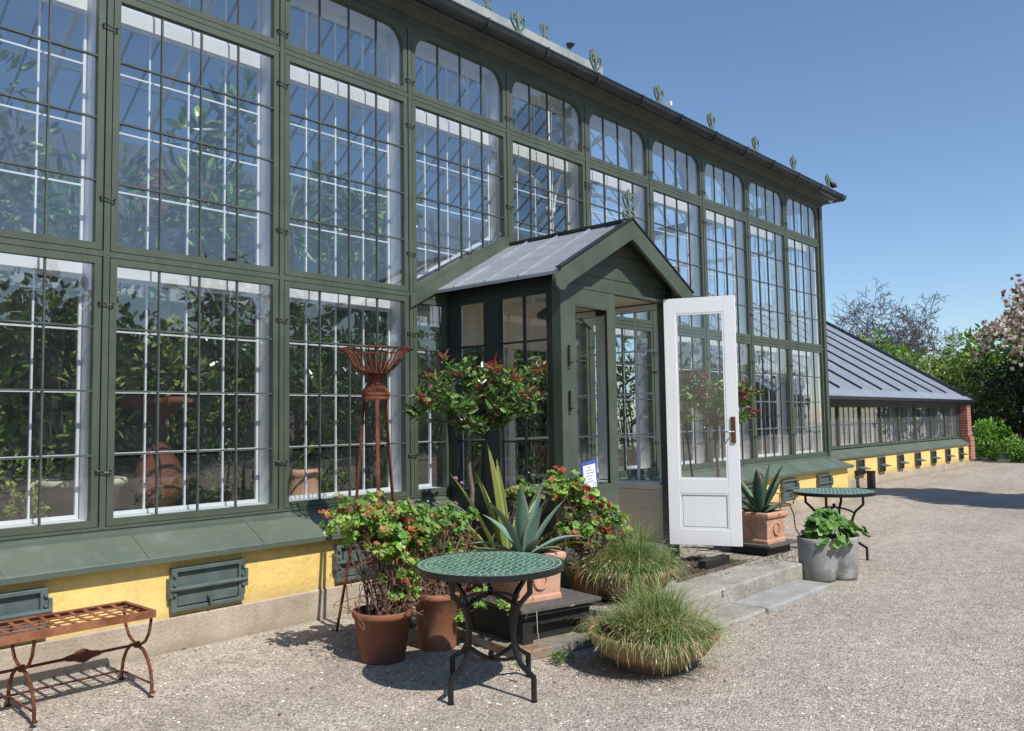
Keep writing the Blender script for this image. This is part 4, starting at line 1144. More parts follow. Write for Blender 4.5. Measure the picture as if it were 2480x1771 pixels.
def agave(cx, cy, z0, lab, leaves, base, edge):
    t = plant('agave', (cx, cy, z0), lab, 'agave', 'agaves in square planters')
    pr = lambda q: (.55+.45*min(1, q*2.2))*(1-max(0, (q-.45)/.55)**1.5)
    k = MB()
    for az, el, L, W, bend in leaves:
        a = radians(az); b = (cx+.03*cos(a), cy+.03*sin(a), z0-.02)
        c = vary(base, .12); i0 = len(k.v)
        k.blade(b, a, radians(el), L, W, radians(bend), c, tuple(x*.85 for x in c), 12, .2, pr, edge=edge)
        # teeth along both edges
        for i in range(2, 12):
            for j, s in ((0, -1), (4, 1)):
                p = Vector(k.v[i0+i*5+j]); c0 = Vector(k.v[i0+i*5+2]); o = (p-c0).normalized()
                nx_ = Vector(k.v[i0+min(i+1, 12)*5+j])
                d = (nx_-p)
                for u in (0, .5): k.add([p+d*u-d*.07, p+d*u+o*.009+d*.03, p+d*u+d*.10], [(0, 1, 2)], (.13, .09, .05))
    k.build('leaves', 'agave', t, True)
agave(4.80, -1.90, .64, 'blue grey agave with wavy edged leaves behind the front table',
      [(170, 62, .56, .115, 20), (215, 78, .58, .12, 10), (300, 80, .62, .12, 8), (262, 70, .44, .13, 12), (330, 58, .52, .1, 12), (20, 65, .5, .1, 20), (110, 55, .45, .1, 30),
       (175, 18, .5, .085, 10), (325, 32, .56, .09, 62), (245, 40, .35, .09, 30), (60, 35, .45, .09, 30), (285, 30, .3, .08, 40), (355, 75, .5, .1, 15), (140, 30, .42, .09, 40)],
      (.155, .26, .205), (.30, .37, .26))
agave(8.72, -1.90, .60, 'dark green agave with spiky leaves right of the open door',
      [(150, 55, .58, .11, 5), (200, 70, .55, .13, 6), (265, 80, .6, .12, 4), (320, 66, .6, .12, 4), (350, 45, .56, .1, 6), (170, 30, .5, .09, 10), (80, 60, .5, .1, 10), (30, 55, .5, .1, 8),
       (235, 35, .3, .09, 30), (300, 28, .3, .08, 30), (335, 18, .46, .08, -8), (130, 20, .45, .08, 10), (190, 8, .3, .08, -6), (270, 10, .22, .07, 20)],
      (.045, .11, .075), (.16, .2, .1))

# striped flax
def flax(cx, cy, z0, lab):
    t = plant('flax_plant', (cx, cy, z0), lab)
    spec = [(100, 84, 1.12, .10, 8), (60, 78, 1.0, .09, 12), (132, 68, .98, .095, 16), (140, 60, .85, .085, 40), (-48, 66, .95, .085, 10), (-40, 74, .85, .08, 14), (-20, 50, .8, .08, 60),
            (165, 58, .80, .07, 130), (185, 52, .75, .07, 120), (210, 60, .6, .07, 90), (-60, 45, .8, .075, 70), (128, 50, .95, .06, 80), (120, 58, 1.0, .055, 95), (0, 70, .9, .07, 30), (30, 60, .8, .07, 40),
            (-75, 35, .6, .07, 60), (225, 40, .5, .06, 80), (150, 78, .9, .08, 10), (80, 70, 1.0, .08, 24), (-48, 52, .72, .07, 95)]
    k = MB()
    for az, el, L, W, b in spec:
        g_ = R(); c = (.13, .21, .05) if g_ > .4 else (.07, .14, .035)
        e = (.5, .48, .16) if g_ > .25 else (.10, .18, .05)
        k.blade((cx+.03*cos(radians(az)), cy+.03*sin(radians(az)), z0), radians(az), radians(el), L, W, radians(b), vary(c, .15), vary((.22, .24, .07), .2), 12, .3,
                lambda q: (.6+.4*min(1, q*3))*(1-q**3), twist=U(-.6, .6), edge=e)
    k.build('leaves', 'blade', t, True)
flax(5.06, -1.50, .38, 'striped yellow green flax with long arching leaves behind the agave')

# ornamental grass in the bowls
def grass(cx, cy, z0, r, lab, n, tall=(.1, .1), hk=1.0):
    t = plant('ornamental_grass', (cx, cy, z0), lab, 'grass', 'tufts of ornamental grass')
    k = MB(); tufts = []
    for i in range(15):
        a = U(0, 2*pi); q = sqrt(R())*r*.8
        tufts.append((cx+q*cos(a), cy+q*sin(a), a, q/r, U(.8, 1.2), R(), U(-.5, .5)))
    for i in range(5): tufts.append((cx+tall[0]+U(-.1, .1), cy+tall[1]+U(-.1, .1), U(0, 6.28), .15, U(1.0, 1.3)*hk, .1, 0))
    for i in range(n):
        tx, ty, ta_, q, hs, cs_, lean = random.choice(tufts)
        bx, by = tx+random.gauss(0, .035), ty+random.gauss(0, .035)
        out = ta_+lean+random.gauss(0, .9) if q > .3 else U(0, 2*pi)
        rim = R() < .17
        if rim: out = U(0, 2*pi); qq = r*U(.8, 1.0); bx, by = cx+qq*cos(out), cy+qq*sin(out); q = 1
        el = radians(U(35, 88) if q < .45 else U(5, 70)); L = U(.14, .31)*hs; bend = radians(U(40, 150)) if q > .3 else radians(U(15, 110))
        if rim: el = radians(U(15, 70)); bend = radians(U(110, 190)); L = U(.10, .24); out += U(-.7, .7)
        cc = R()*.7+cs_*.3
        if cc < .52: c = vary((.10, .22, .045), .4); c2 = vary((.19, .31, .10), .3)
        elif cc < .74: c = vary((.22, .28, .09), .3); c2 = vary((.45, .42, .22), .25)
        else: c = vary((.42, .35, .18), .25); c2 = vary((.62, .5, .3), .25)
        m = 7; e = el; p = Vector((bx, by, z0)); h = Vector((cos(out), sin(out), 0)); sd = Vector((-sin(out), cos(out), 0)); w = U(.0012, .0050)
        vs = []; cs = []; wig = U(-.25, .25)
        for j in range(m+1):
            tt = j/m; ww = w*(1-tt*.75)
            vs += [p-sd*ww, p+sd*ww]; f = tuple(c[x]*(1-tt)+c2[x]*tt for x in range(3)); cs += [f, f]
            e2 = max(e-bend*(.3+1.4*tt)/m, -1.5); p = p+(h*cos((e+e2)/2)+sd*wig*tt+Vector((0, 0, 1))*sin((e+e2)/2))*(L/m); e = e2
        k0 = len(k.v); k.add(vs, [(2*j, 2*j+1, 2*j+3, 2*j+2) for j in range(m)])
        for j, f in enumerate(cs): k.c[k0+j] = f
    k.build('blades', 'blade', t)
    k = MB()
    for i in range(26):
        a = U(0, 2*pi); L = U(.3, .5); el = radians(U(35, 80)); h = Vector((cos(a), sin(a), 0)); p = Vector((cx+.1*cos(a), cy+.1*sin(a), z0)); pts = [p]; e = el
        for j in range(7): e -= radians(U(5, 18)); p = p+(h*cos(e)+Vector((0, 0, 1))*sin(e))*(L/7); pts.append(p)
        k.tube(pts, .0013, 3, (.35, .32, .18)); d = (pts[-1]-pts[-2]).normalized()
        k.tube([pts[-1], pts[-1]+d*.012, pts[-1]+d*.03, pts[-1]+d*.045], [.001, .0045, .0045, .001], 5, (.55, .5, .36))
    k.build('seed_heads', 'blade', t)
grass(4.86, -2.98, .225, .42, 'green and straw coloured grass tuft in the front bowl', 3600, (.16, .06), 1.1)
grass(5.82, -2.12, .42, .40, 'green and straw coloured grass tuft in the bowl on the step', 3000, (.12, .02), 1.45)

# pelargoniums
def pelargonium(name, cx, cy, z0, lab, blobs, nleaf, lr, greens, reds, redp, flowers, stems=26, brown=0):
    """blobs: list of (x, y, z, rx, ry, rz) world ellipsoids"""
    t = plant(name, (cx, cy, z0), lab)
    k = MB(); pts = []
    vol = [b[3]*b[4]*b[5] for b in blobs]; tot = sum(vol)
    ncl = max(8, nleaf//5)
    for i in range(ncl):
        q = R()*tot; j = 0
        while q > vol[j] and j < len(vol)-1: q -= vol[j]; j += 1
        b = blobs[j]; d = rnd_unit(); rr = R()**.4
        c0 = Vector((b[0]+d.x*b[3]*rr, b[1]+d.y*b[4]*rr, b[2]+d.z*b[5]*rr)); pts.append(c0)
        isred = R() < redp*(1.3 if d.z < 0 else .7)
        for u in range(random.choice((5, 7, 9, 11))):
            e = rnd_unit(); e.z = e.z*.55+.1; p = c0+e*lr*U(.5, 2.1)
            nrm = e*.7+Vector((d.x*.4, -.35, .75))+rnd_unit()*.35
            if isred and R() < .75: c = vary(random.choice(reds), .3); c2 = vary(random.choice(reds), .3)
            else: c = vary(random.choice(greens), .35); c2 = tuple(x*1.25 for x in c) if R() > .07 else vary(random.choice(reds), .3)
            k.lobed(p, nrm, lr*random.choice((.45, .7, .9, 1.1, 1.3))*U(.9, 1.1), c, c2)
    k.build('foliage', 'leaf', t)
    k = MB()
    for i in range(stems):
        e = random.choice(pts); b = Vector((cx+U(-.09, .09), cy+U(-.09, .09), z0)); m = (b+e)/2+Vector((U(-.06, .06), U(-.06, .06), U(-.03, .08)))
        k.tube([b, b*.5+m*.5+Vector((0, 0, .04)), m, m*.4+e*.6, e], [.009, .007, .006, .004, .002], 5)
    k2_ = MB()
    for i in range(brown):
        e = random.choice(pts); e = Vector((e.x, e.y, z0+(e.z-z0)*U(.05, .75))); d = Vector((U(-.12, .12), U(-.12, .12), U(-.1, .12)))
        k2_.tube([e, e+d*.5+rnd_unit()*.02, e+d], .0026, 4)
        if R() < .6: k2_.leaf(e+d, d+rnd_unit()*.5, rnd_unit(), .03, .02, (1, 1, 1))
    k.build('stems', 'bark', t)
    if k2_.v: tag(k2_.build('dry_twigs', 'redtwig', t), kind='stuff')
    if flowers:
        k = MB()
        for (fx, fy, fz, fr, c, n) in flowers:
            for i in range(n):
                d = rnd_unit(); d.z = abs(d.z)*.8; p = Vector((fx, fy, fz))+d*fr*.6
                for q in range(4):
                    o = rnd_unit(); k.leaf(p, (d+o*.9).normalized(), d.cross(o), fr*.55, fr*.5, vary(c, .18), .2, .1)
        k.build('flowers', 'petal', t)
G1 = [(.15, .28, .045), (.21, .35, .06), (.11, .22, .035), (.26, .36, .09)]
R1 = [(.42, .05, .03), (.3, .11, .05), (.24, .05, .03), (.36, .2, .07)]
pelargonium('geranium', 3.80, -1.45, .3, 'leggy geranium with green and red leaves in the nearest pot',
    [(3.55, -1.42, 1.02, .2, .18, .16), (3.80, -1.45, .98, .24, .22, .17), (3.98, -1.5, .86, .2, .2, .2), (3.72, -1.5, .80, .2, .2, .16), (3.62, -1.5, .6, .07, .08, .2), (3.98, -1.55, .5, .1, .1, .12), (3.85, -1.55, .58, .16, .15, .22)],
    900, .029, G1, R1, .14, [(3.55, -1.5, 1.08, .03, (.5, .1, .1), 3), (3.86, -1.62, .75, .03, (.5, .04, .05), 4)], 44, 260)
pelargonium('geranium', 4.27, -1.50, .36, 'small leaved scented geranium with pale pink flowers trailing over the pot behind the table',
    [(4.25, -1.48, .92, .22, .2, .14), (4.5, -1.45, .86, .24, .2, .15), (4.1, -1.5, .85, .16, .18, .14), (4.35, -1.6, .62, .2, .15, .16)],
    620, .024, [(.13, .24, .05), (.18, .3, .07), (.1, .2, .05)], [(.36, .12, .06), (.45, .2, .1)], .14,
    [(U(4.05, 4.75), U(-1.6, -1.35), U(.85, 1.06), .02, (.75, .45, .62), 2) for _ in range(16)]+[(4.42, -1.55, 1.21, .03, (.72, .4, .6), 4), (4.55, -1.5, 1.17, .025, (.72, .4, .6), 3)], 30, 420)
pelargonium('geranium', 4.46, -1.72, .35, 'thin trailing geranium stems hanging beside the black plinth',
    [(4.43, -1.8, .42, .12, .12, .12), (4.5, -2.05, .33, .07, .1, .08), (4.32, -1.68, .3, .06, .08, .12)],
    70, .022, G1, R1, .05, [(4.53, -2.15, .29, .016, (.75, .4, .65), 2), (4.5, -2.1, .41, .014, (.75, .4, .65), 2), (4.36, -1.8, .5, .014, (.75, .4, .65), 2)], 10, 0)
pelargonium('geranium', 5.60, -1.90, .42, 'bushy geranium with red tinged leaves and one bright pink bloom',
    [(5.35, -1.88, 1.15, .15, .15, .16), (5.48, -1.9, 1.0, .18, .18, .16), (5.66, -1.95, .84, .22, .2, .17), (5.82, -2.0, .72, .18, .16, .14), (5.5, -1.9, .75, .22, .2, .16)],
    800, .025, G1, R1, .2, [(5.44, -2.05, 1.01, .035, (.85, .04, .2), 9), (5.28, -1.95, 1.05, .02, (.6, .05, .05), 2)], 36, 160)
pelargonium('leafy_plant', 5.15, -1.15, .36, 'loose green shrub foliage against the porch side wall',
    [(5.45, -1.3, .98, .18, .14, .14), (5.55, -1.5, 1.1, .14, .14, .12)], 150, .026, G1, R1, .05, [], 16)
# leafy green plant in the concrete planter
def leafy(cx, cy, z0, lab):
    t = plant('leafy_plant', (cx, cy, z0), lab); k = MB()
    for i in range(150):
        a = U(0, 2*pi); q = sqrt(R())*.23; p = Vector((cx+q*cos(a)*1.15, cy+q*sin(a), z0+.06+.16*(1-(q/.24)**2)*U(.5, 1.2)))
        if q > .17: p.z -= U(.0, .16)
        nrm = Vector((cos(a)*q*4, sin(a)*q*4-.3, .8))+rnd_unit()*.4
        c = vary(random.choice([(.09, .2, .04), (.12, .25, .05), (.06, .15, .03)]), .25); k.lobed(p, nrm, U(.045, .075), c, tuple(x*1.2 for x in c))
    for i in range(16):
        a = radians(-35)+U(-.5, .5); q = U(.2, .38); p = Vector((cx+q*cos(a), cy+q*sin(a)-.02, z0+.12-q*.35+U(-.03, .06)))
        c = vary((.1, .21, .05), .25); k.lobed(p, Vector((cos(a), sin(a)-.2, .8)), U(.06, .09), c, c)
    k.build('foliage', 'leaf', t)
    k = MB()
    for i in range(26):
        a = U(0, 2*pi); q = U(.05, .2); k.tube([(cx+U(-.05, .05), cy+U(-.05, .05), z0-.06), (cx+q*cos(a)*.6, cy+q*sin(a)*.6, z0+.06), (cx+q*cos(a), cy+q*sin(a), z0+.12)], .004, 5)
    k.build('stems', 'bark', t)
leafy(8.50, -2.73, .45, 'crinkled green leafy plant filling the concrete planter')

# red leaved standard trees
def photinia(cx, cy, lab, trunk_top, cc, rad, n, seed):
    random.seed(seed)
    t = plant('standard_tree', (cx, cy, .3), lab, 'tree', 'red leaved standard trees'); k = MB()
    base = Vector((cx, cy, .3)); top = Vector(trunk_top)
    pts = [base+(top-base)*i/10+Vector((.012*sin(i*1.3), .012*cos(i*1.7), 0)) for i in range(11)]
    k.tube(pts, [.024-.0008*i for i in range(11)], 8); k.build('trunk', 'bark', t)
    tips = []; k = MB()
    for i in range(46):
        a = U(0, 2*pi); r_ = sqrt(R()); e = Vector((cc[0]+rad[0]*r_*cos(a), cc[1]+rad[1]*r_*sin(a), cc[2]+U(-.9, .95)*rad[2]*sqrt(max(.05, 1-r_*r_*.7))))
        m = top*.45+e*.55+Vector((U(-.05, .05), U(-.05, .05), U(-.06, .02))); k.tube([top-Vector((0, 0, U(0, .08))), top*.7+m*.3, m, e], [.009, .007, .005, .0025], 5); tips += [e, m*.3+e*.7, m*.65+e*.35]
    k.build('branches', 'darkbark', t); k = MB()
    per = n//len(tips)+1
    for tp_ in tips:
        redtip = R() < (.36 if tp_.z > cc[2]+.02 else .12)
        for q in range(per):
            d = rnd_unit(); d.z = d.z*.7+.3; p = tp_+rnd_unit()*.035
            if redtip and q < per*.7: c = vary(random.choice([(.26, .03, .022), (.16, .03, .025), (.26, .10, .055), (.2, .07, .04)]), .35)
            else: c = vary(random.choice([(.07, .15, .03), (.11, .22, .045), (.05, .1, .025), (.2, .3, .09)]), .3)
            k.leaf(p, d, rnd_unit(), U(.045, .11), U(.024, .048), c, .25, .2)
    k.build('foliage', 'glossyleaf', t); random.seed(seed+1)
photinia(4.93, -1.22, 'standard tree with flat crown of red and green leaves left of the porch', (4.90, -1.22, 1.62), (5.03, -1.24, 1.90), (.66, .46, .36), 1900, 31)
photinia(9.0, -1.25, 'standard tree with red and green leaves half hidden by the white door', (8.98, -1.25, 1.6), (9.1, -1.25, 1.86), (.66, .5, .36), 1700, 52)

# weeds by the slab and the steps
k = MB()
for (wx, wy, wr, n) in ((4.52, -2.47, .10, 90), (4.25, -2.33, .09, 40), (4.62, -2.4, .06, 40), (6.6, -2.62, .03, 12), (7.9, -2.05, .25, 60), (8.1, -2.3, .12, 50), (7.2, -2.15, .2, 40)):
    for i in range(n):
        a = U(0, 2*pi); q = sqrt(R())*wr; z = .02 if wy < -2.2 and wx < 6 else .18
        k.lobed(Vector((wx+q*cos(a), wy+q*sin(a), z+U(0, .035))), Vector((U(-.4, .4), U(-.6, .2), 1)), U(.006, .014), vary((.08, .17, .03), .35))
tag(k.build('weeds', 'leaf'), 'small green weeds growing round the board and steps', 'weeds', kind='stuff')

# rusty round back chair + dark timber block behind the second table
ch = thing('garden_chair', (11.0, -1.0, 0), 'rusty wire garden chair beside the far plinth', 'chair')
k = MB(); c0 = (11.0, -1.0)
k.tube([(c0[0]+.22*cos(2*pi*i/24), c0[1]+.22*sin(2*pi*i/24), .45) for i in range(25)], .008, 6)
for j in range(-3, 4): k.tube([(c0[0]-sqrt(.0484-(j*.06)**2), c0[1]+j*.06, .45), (c0[0]+sqrt(.0484-(j*.06)**2), c0[1]+j*.06, .45)], .005, 5)
k.build('seat', 'rust', ch)
for sx, sy in ((-1, -1), (1, -1), (1, 1), (-1, 1)):
    MB().tube([(c0[0]+sx*.15, c0[1]+sy*.15, .45), (c0[0]+sx*.19, c0[1]+sy*.19, .3), (c0[0]+sx*.2, c0[1]+sy*.2, .12), (c0[0]+sx*.25, c0[1]+sy*.25, 0)], .009, 6).build('leg', 'rust', ch)
k = MB(); k.tube([(c0[0]+.2*cos(a), c0[1]+.2, .45+.42*sin(a)) for a in [pi*i/14 for i in range(15)]], .009, 6)
k.tube([(c0[0]+.11*cos(a), c0[1]+.2, .45+.28*sin(a)) for a in [pi*i/14 for i in range(15)]], .006, 6); k.build('backrest', 'rust', ch)
k = MB()
for s in (-1, 1): k.tube([(c0[0]+s*.2, c0[1]+.2, .62), (c0[0]+s*.26, c0[1], .66), (c0[0]+s*.26, c0[1]-.2, .62), (c0[0]+s*.2, c0[1]-.18, .45)], .008, 6)
k.build('armrests', 'rust', ch)
bt = thing('bar_bench', (18.95, .62, 0), 'black timber trestle standing where the two greenhouses meet', 'trestle')
k = MB(); k.box(18.9, .42, .38, 19.1, .95, .43); k.build('top', 'stain', bt)
for y_ in (.425, .82): MB().box(18.91, y_, 0, 19.09, y_+.12, .38).build('leg', 'stain', bt)

# ------------------------------------------------------------------ things inside the greenhouse
ur = thing('terracotta_urn', (3.35, 1.0, .3), 'large red terracotta pedestal urn behind the second front window', 'urn')
MB().lathe([(0, 0), (.24, 0), (.22, .12), (.13, .28), (.1, .5), (.13, .66), (.2, .74), (.205, .8), (.19, .9), (.18, 1.02), (.11, 1.13), (.055, 1.2), (.05, 1.4), (.1, 1.46), (.33, 1.54), (.34, 1.58), (.31, 1.6)], 3.35, 1.05, 40, .3).build('pot_body', 'urnclay', ur, True)
pot('planter_tub', (2.62, .78), [(0, 0), (.2, 0), (.27, .38), (.31, .4), (.33, .43), (.31, .46), (.26, .45)], 'beige', 'pale cream tub standing inside the second window', z0=.79, soil=(.26, .42), cat='tub')
pot('relief_pot', (4.52, .60), [(0, 0), (.145, 0), (.15, .05), (.145, .12), (.16, .13), (.16, .16), (.15, .18), (.15, .34), (.155, .36), (.17, .38), (.17, .43), (.14, .43)], 'terrapink', 'banded terracotta pot on the ledge inside the third window', z0=.8, soil=(.14, .4))
def bush(name, cx, cy, z0, h, r, n, L, cols, lab, mat='leaf', stems=8, cat='plant', aspect=.42, up=.3, clumps=14):
    t = plant(name, (cx, cy, z0), lab, cat, 'plants growing inside the greenhouse'); k = MB(); cl = []
    for i in range(clumps):
        d = rnd_unit(); q = R()**.4; cl.append((Vector((cx+d.x*r*q, cy+d.y*r*q, z0+h*.55+d.z*h*.45*q)), U(.25, .5)*r, U(.6, 1.35)))
    for i in range(n):
        c_, rr, br = random.choice(cl); d = rnd_unit(); p = c_+d*rr*R()**.4; dd = d+Vector((0, -.2, up))
        c = vary(random.choice(cols), .3); k.leaf(p, dd, rnd_unit(), L*U(.6, 1.3), L*aspect*U(.7, 1.2), tuple(x*br for x in c), .2, .25)
    k.build('foliage', mat, t); k = MB()
    for i in range(stems):
        e = random.choice(cl)[0]; b = Vector((cx+U(-.1, .1), cy+U(-.1, .1), z0)); m = (b+e)/2+rnd_unit()*.12; k.tube([b, m, e], [.018, .014, .005], 5)
    k.build('stems', 'darkbark', t)
    return t
DG = [(.05, .11, .03), (.07, .15, .035), (.035, .08, .025)]; LG = [(.16, .28, .05), (.22, .33, .07), (.11, .2, .045)]; GG = [(.1, .14, .1), (.13, .17, .12), (.08, .11, .08)]; YG = [(.34, .36, .08), (.22, .3, .06), (.42, .38, .13)]
bush('shrub', 1.5, 1.0, .3, 2.6, .55, 1500, .07, DG+LG, 'flowering shrub filling the leftmost lower window', clumps=22)
bush('shrub', 2.2, .75, .3, 1.3, .4, 700, .06, LG+YG, 'yellow green shrub low in the leftmost window', clumps=16)
bush('shrub', .6, 1.3, .3, 3.2, .7, 1200, .08, DG+LG, 'tall shrub inside at the left edge of the picture', clumps=20)
bush('shrub', 3.6, 1.9, .3, 3.3, .6, 1200, .1, DG+YG, 'dark shrub behind the red urn', clumps=16)
bush('shrub', 3.95, .75, .8, .85, .32, 500, .055, GG+DG, 'grey leaved shrub on the ledge inside the second window', clumps=12)
bush('shrub', 4.7, 1.5, .3, 2.9, .6, 900, .14, DG, 'broad leaved dark plant inside the third window', 'glossyleaf', clumps=14, aspect=.34)
bush('shrub', 4.3, 2.3, .3, 4.0, .55, 600, .2, DG+LG, 'tall broad leaved plant rising into the third middle window', 'glossyleaf', clumps=12)
bush('shrub', 5.6, 1.1, .3, 2.6, .5, 1300, .075, DG, 'dense dark shrub seen through the left side of the porch', 'glossyleaf', clumps=18)
bush('shrub', 6.6, 1.3, .3, 2.5, .55, 1200, .075, DG, 'dense dark shrub straight behind the porch', 'glossyleaf', clumps=18)
bush('shrub', 6.3, 2.2, .3, 4.9, .75, 1100, .22, DG+LG, 'tall green tree inside behind the fourth middle window', 'glossyleaf', clumps=18, cat='tree')
bush('shrub', 3.0, 2.6, .3, 5.4, .75, 900, .16, DG+LG, 'leafy climber rising behind the second middle window', clumps=22, cat='climber')
bush('shrub', 1.2, 2.4, .3, 5.6, .8, 900, .14, DG+LG, 'leafy climber rising behind the leftmost windows', clumps=22, cat='climber')
bush('shrub', 8.6, 1.2, .3, 2.2, .5, 800, .07, DG, 'dark bush behind the lower windows right of the porch', clumps=14)
bush('shrub', 9.9, 1.3, .3, 2.0, .5, 700, .07, LG, 'light green bush behind the lower windows right of the door', clumps=12)
bush('shrub', 11.4, 1.6, .3, 3.3, .6, 700, .12, DG+LG, 'bush behind the second to last windows', clumps=12)
bush('shrub', 8.2, 2.0, .3, 3.6, .6, 700, .14, DG+LG, 'upright bush showing above the porch roof', clumps=14)
bush('shrub', 3.4, 2.9, .3, 4.6, .7, 900, .2, LG+DG, 'broad pale leaved plant high behind the second middle window', 'glossyleaf', clumps=14, aspect=.36)
bush('shrub', 5.0, 2.8, .3, 5.4, .8, 1100, .24, DG+LG, 'tall big leaved tree behind the third and fourth middle windows', 'glossyleaf', clumps=18, cat='tree')
bush('shrub', 7.4, 3.4, .3, 5.2, .8, 900, .22, DG+LG, 'big leaved tree behind the porch ridge', 'glossyleaf', clumps=14, cat='tree')
bush('shrub', 2.2, 3.6, .3, 5.0, .9, 1000, .2, DG+GG, 'tangle of climbers on wires behind the first middle window', clumps=24, cat='climber')
bush('shrub', 10.5, 3.2, .3, 4.2, .8, 700, .2, DG+LG, 'broad tree behind the windows right of the porch gable', 'glossyleaf', clumps=12, cat='tree')
bush('shrub', 13.2, 2.0, .3, 3.0, .7, 600, .14, DG, 'dark bush behind the last two windows', clumps=12)
# palms inside
def palm(cx, cy, z0, h, L, n, lab, c0=(.09, .16, .05)):
    t = plant('indoor_palm', (cx, cy, z0), lab, 'palm', 'plants growing inside the greenhouse')
    MB().tube([(cx, cy, z0), (cx+.03, cy, z0+h*.5), (cx, cy, z0+h)], [.07, .06, .05], 8).build('trunk', 'darkbark', t); k = MB()
    for i in range(n):
        a = U(0, 2*pi); k.blade((cx, cy, z0+h), a, U(-.3, 1.45), L*U(.7, 1.1), .035, U(.2, .9), vary(c0, .3), None, 6, .2, lambda q: (1-q**2))
    k.build('fronds', 'blade', t)
palm(7.9, 1.5, .3, 3.1, .75, 70, 'spiky palm inside above the porch ridge')
palm(2.0, 1.6, .3, 2.8, .8, 60, 'spiky palm inside the leftmost middle window', (.12, .2, .09))
palm(5.2, 1.9, .3, 3.6, .8, 50, 'spiky palm inside the fourth upper window')
# white blossoms of the left shrub
# ------------------------------------------------------------------ birds
def bird(loc, az, lab, s=1.0):
    t = thing('bird', loc, lab, 'bird'); T = Matrix.Translation(loc) @ Matrix.Rotation(az, 4, 'Z') @ Matrix.Scale(s, 4)
    pts = [T @ Vector(p) for p in ((-.2, 0, .07), (-.12, 0, .08), (-.05, 0, .1), (.04, 0, .12), (.09, 0, .165), (.12, 0, .19), (.15, 0, .19), (.185, 0, .18))]
    k = MB().tube(pts, [.012, .022, .05, .058, .036, .032, .02, .003], 10); k.build('body', 'bird', t, True)
    k = MB()
    for y in (-.02, .02): k.tube([T @ Vector((0, y, .08)), T @ Vector((.005, y, 0))], .005, 5)
    k.build('legs', 'bird', t)
bird((11.68, 2.9, 8.31), 1.2, 'black bird perched on the greenhouse ridge', .8)
bird((15.36, -.33, 5.86), 2.8, 'black bird perched at the far gutter corner', .5)

# ------------------------------------------------------------------ background trees
def tree(cx, cy, h, r, n, L, cols, lab, z0=0, trunk=.2, clumps=30, cat='tree', low=.25, name='tree', group='trees behind the gravel yard', shape=(1, 1, 1)):
    t = thing(name, (cx, cy, z0), lab, cat, group); k = MB()
    k.tube([(cx, cy, z0-.1), (cx+.05*h*.1, cy, z0+h*.3), (cx, cy, z0+h*.75)], [trunk, trunk*.75, trunk*.25], 8); cl = []
    for i in range(clumps):
        d = rnd_unit(); q = .45+.55*R()**.5; zc = z0+h*(low+(1-low)*.5)
        c_ = Vector((cx+d.x*r*q*shape[0], cy+d.y*r*q*shape[1], zc+d.z*h*(1-low)*.5*q)); cl.append((c_, U(.22, .42)*r, U(.55, 1.4)))
        if i < 12: k.tube([(cx, cy, z0+h*U(.2, .5)), tuple((Vector((cx, cy, z0+h*.5))+c_)/2), tuple(c_)], [trunk*.35, trunk*.22, trunk*.08], 5)
    k.build('trunk', 'darkbark', t); k = MB()
    for i in range(n):
        c_, rr, br = cl[i % len(cl)]; d = rnd_unit(); p = c_+d*rr*(.35+.65*R()**.5); c = vary(random.choice(cols), .3)
        k.leaf(p, d+rnd_unit()*.8, rnd_unit(), L*U(.6, 1.3), L*.6*U(.7, 1.2), tuple(x*br for x in c), .2, .2)
    k.build('crown', 'leaf', t)
    return t
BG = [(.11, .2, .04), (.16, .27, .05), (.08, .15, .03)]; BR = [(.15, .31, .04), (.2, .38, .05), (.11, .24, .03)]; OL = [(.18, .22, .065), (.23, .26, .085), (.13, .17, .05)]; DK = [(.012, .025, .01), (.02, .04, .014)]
tree(44, 8.8, 5.3, 2.4, 2600, .26, BR+BG, 'bright green tree rising behind the wing roof', clumps=34)
tree(41, 5.2, 4.3, 2.4, 2600, .24, OL+BG, 'olive green feathery tree behind the wing roof edge', clumps=30)
tree(38, 3.6, 3.9, 2.2, 2400, .22, OL+BG, 'olive tree just right of the brick pier', clumps=30)
tree(41, 2.4, 5.0, 2.4, 2600, .26, BG+BR, 'mid green tree beneath the magnolia blossom', clumps=34)
tree(46, 4.0, 5.4, 2.6, 2000, .28, BG, 'darker green tree at the back of the group', clumps=30)
tree(32.2, 1.15, 1.45, .62, 2200, .11, BR, 'bright green rounded shrub beside the brick pier', low=.0, trunk=.06, clumps=26, cat='shrub', name='shrub')
tree(31.6, .25, .75, .75, 1800, .1, BR+BG, 'low green shrub trailing to the right of the pier', low=.0, trunk=.05, clumps=22, cat='shrub', name='shrub')
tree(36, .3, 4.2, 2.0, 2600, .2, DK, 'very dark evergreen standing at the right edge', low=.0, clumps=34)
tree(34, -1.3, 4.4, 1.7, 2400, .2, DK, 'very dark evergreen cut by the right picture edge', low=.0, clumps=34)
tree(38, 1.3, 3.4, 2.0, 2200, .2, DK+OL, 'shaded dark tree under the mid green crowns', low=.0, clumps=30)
tree(45, -6, 8, 3.5, 2000, .35, BG, 'green tree beyond the right picture edge', clumps=30)
# conical tree standing in the yard, out of frame: its shadow falls across the gravel
tree(17.5, -8.6, 10.4, 1.35, 9000, .34, DK+BG, 'slender conical evergreen whose shadow crosses the gravel', low=.02, clumps=120, shape=(1, 1, 1), group='trees in the yard')
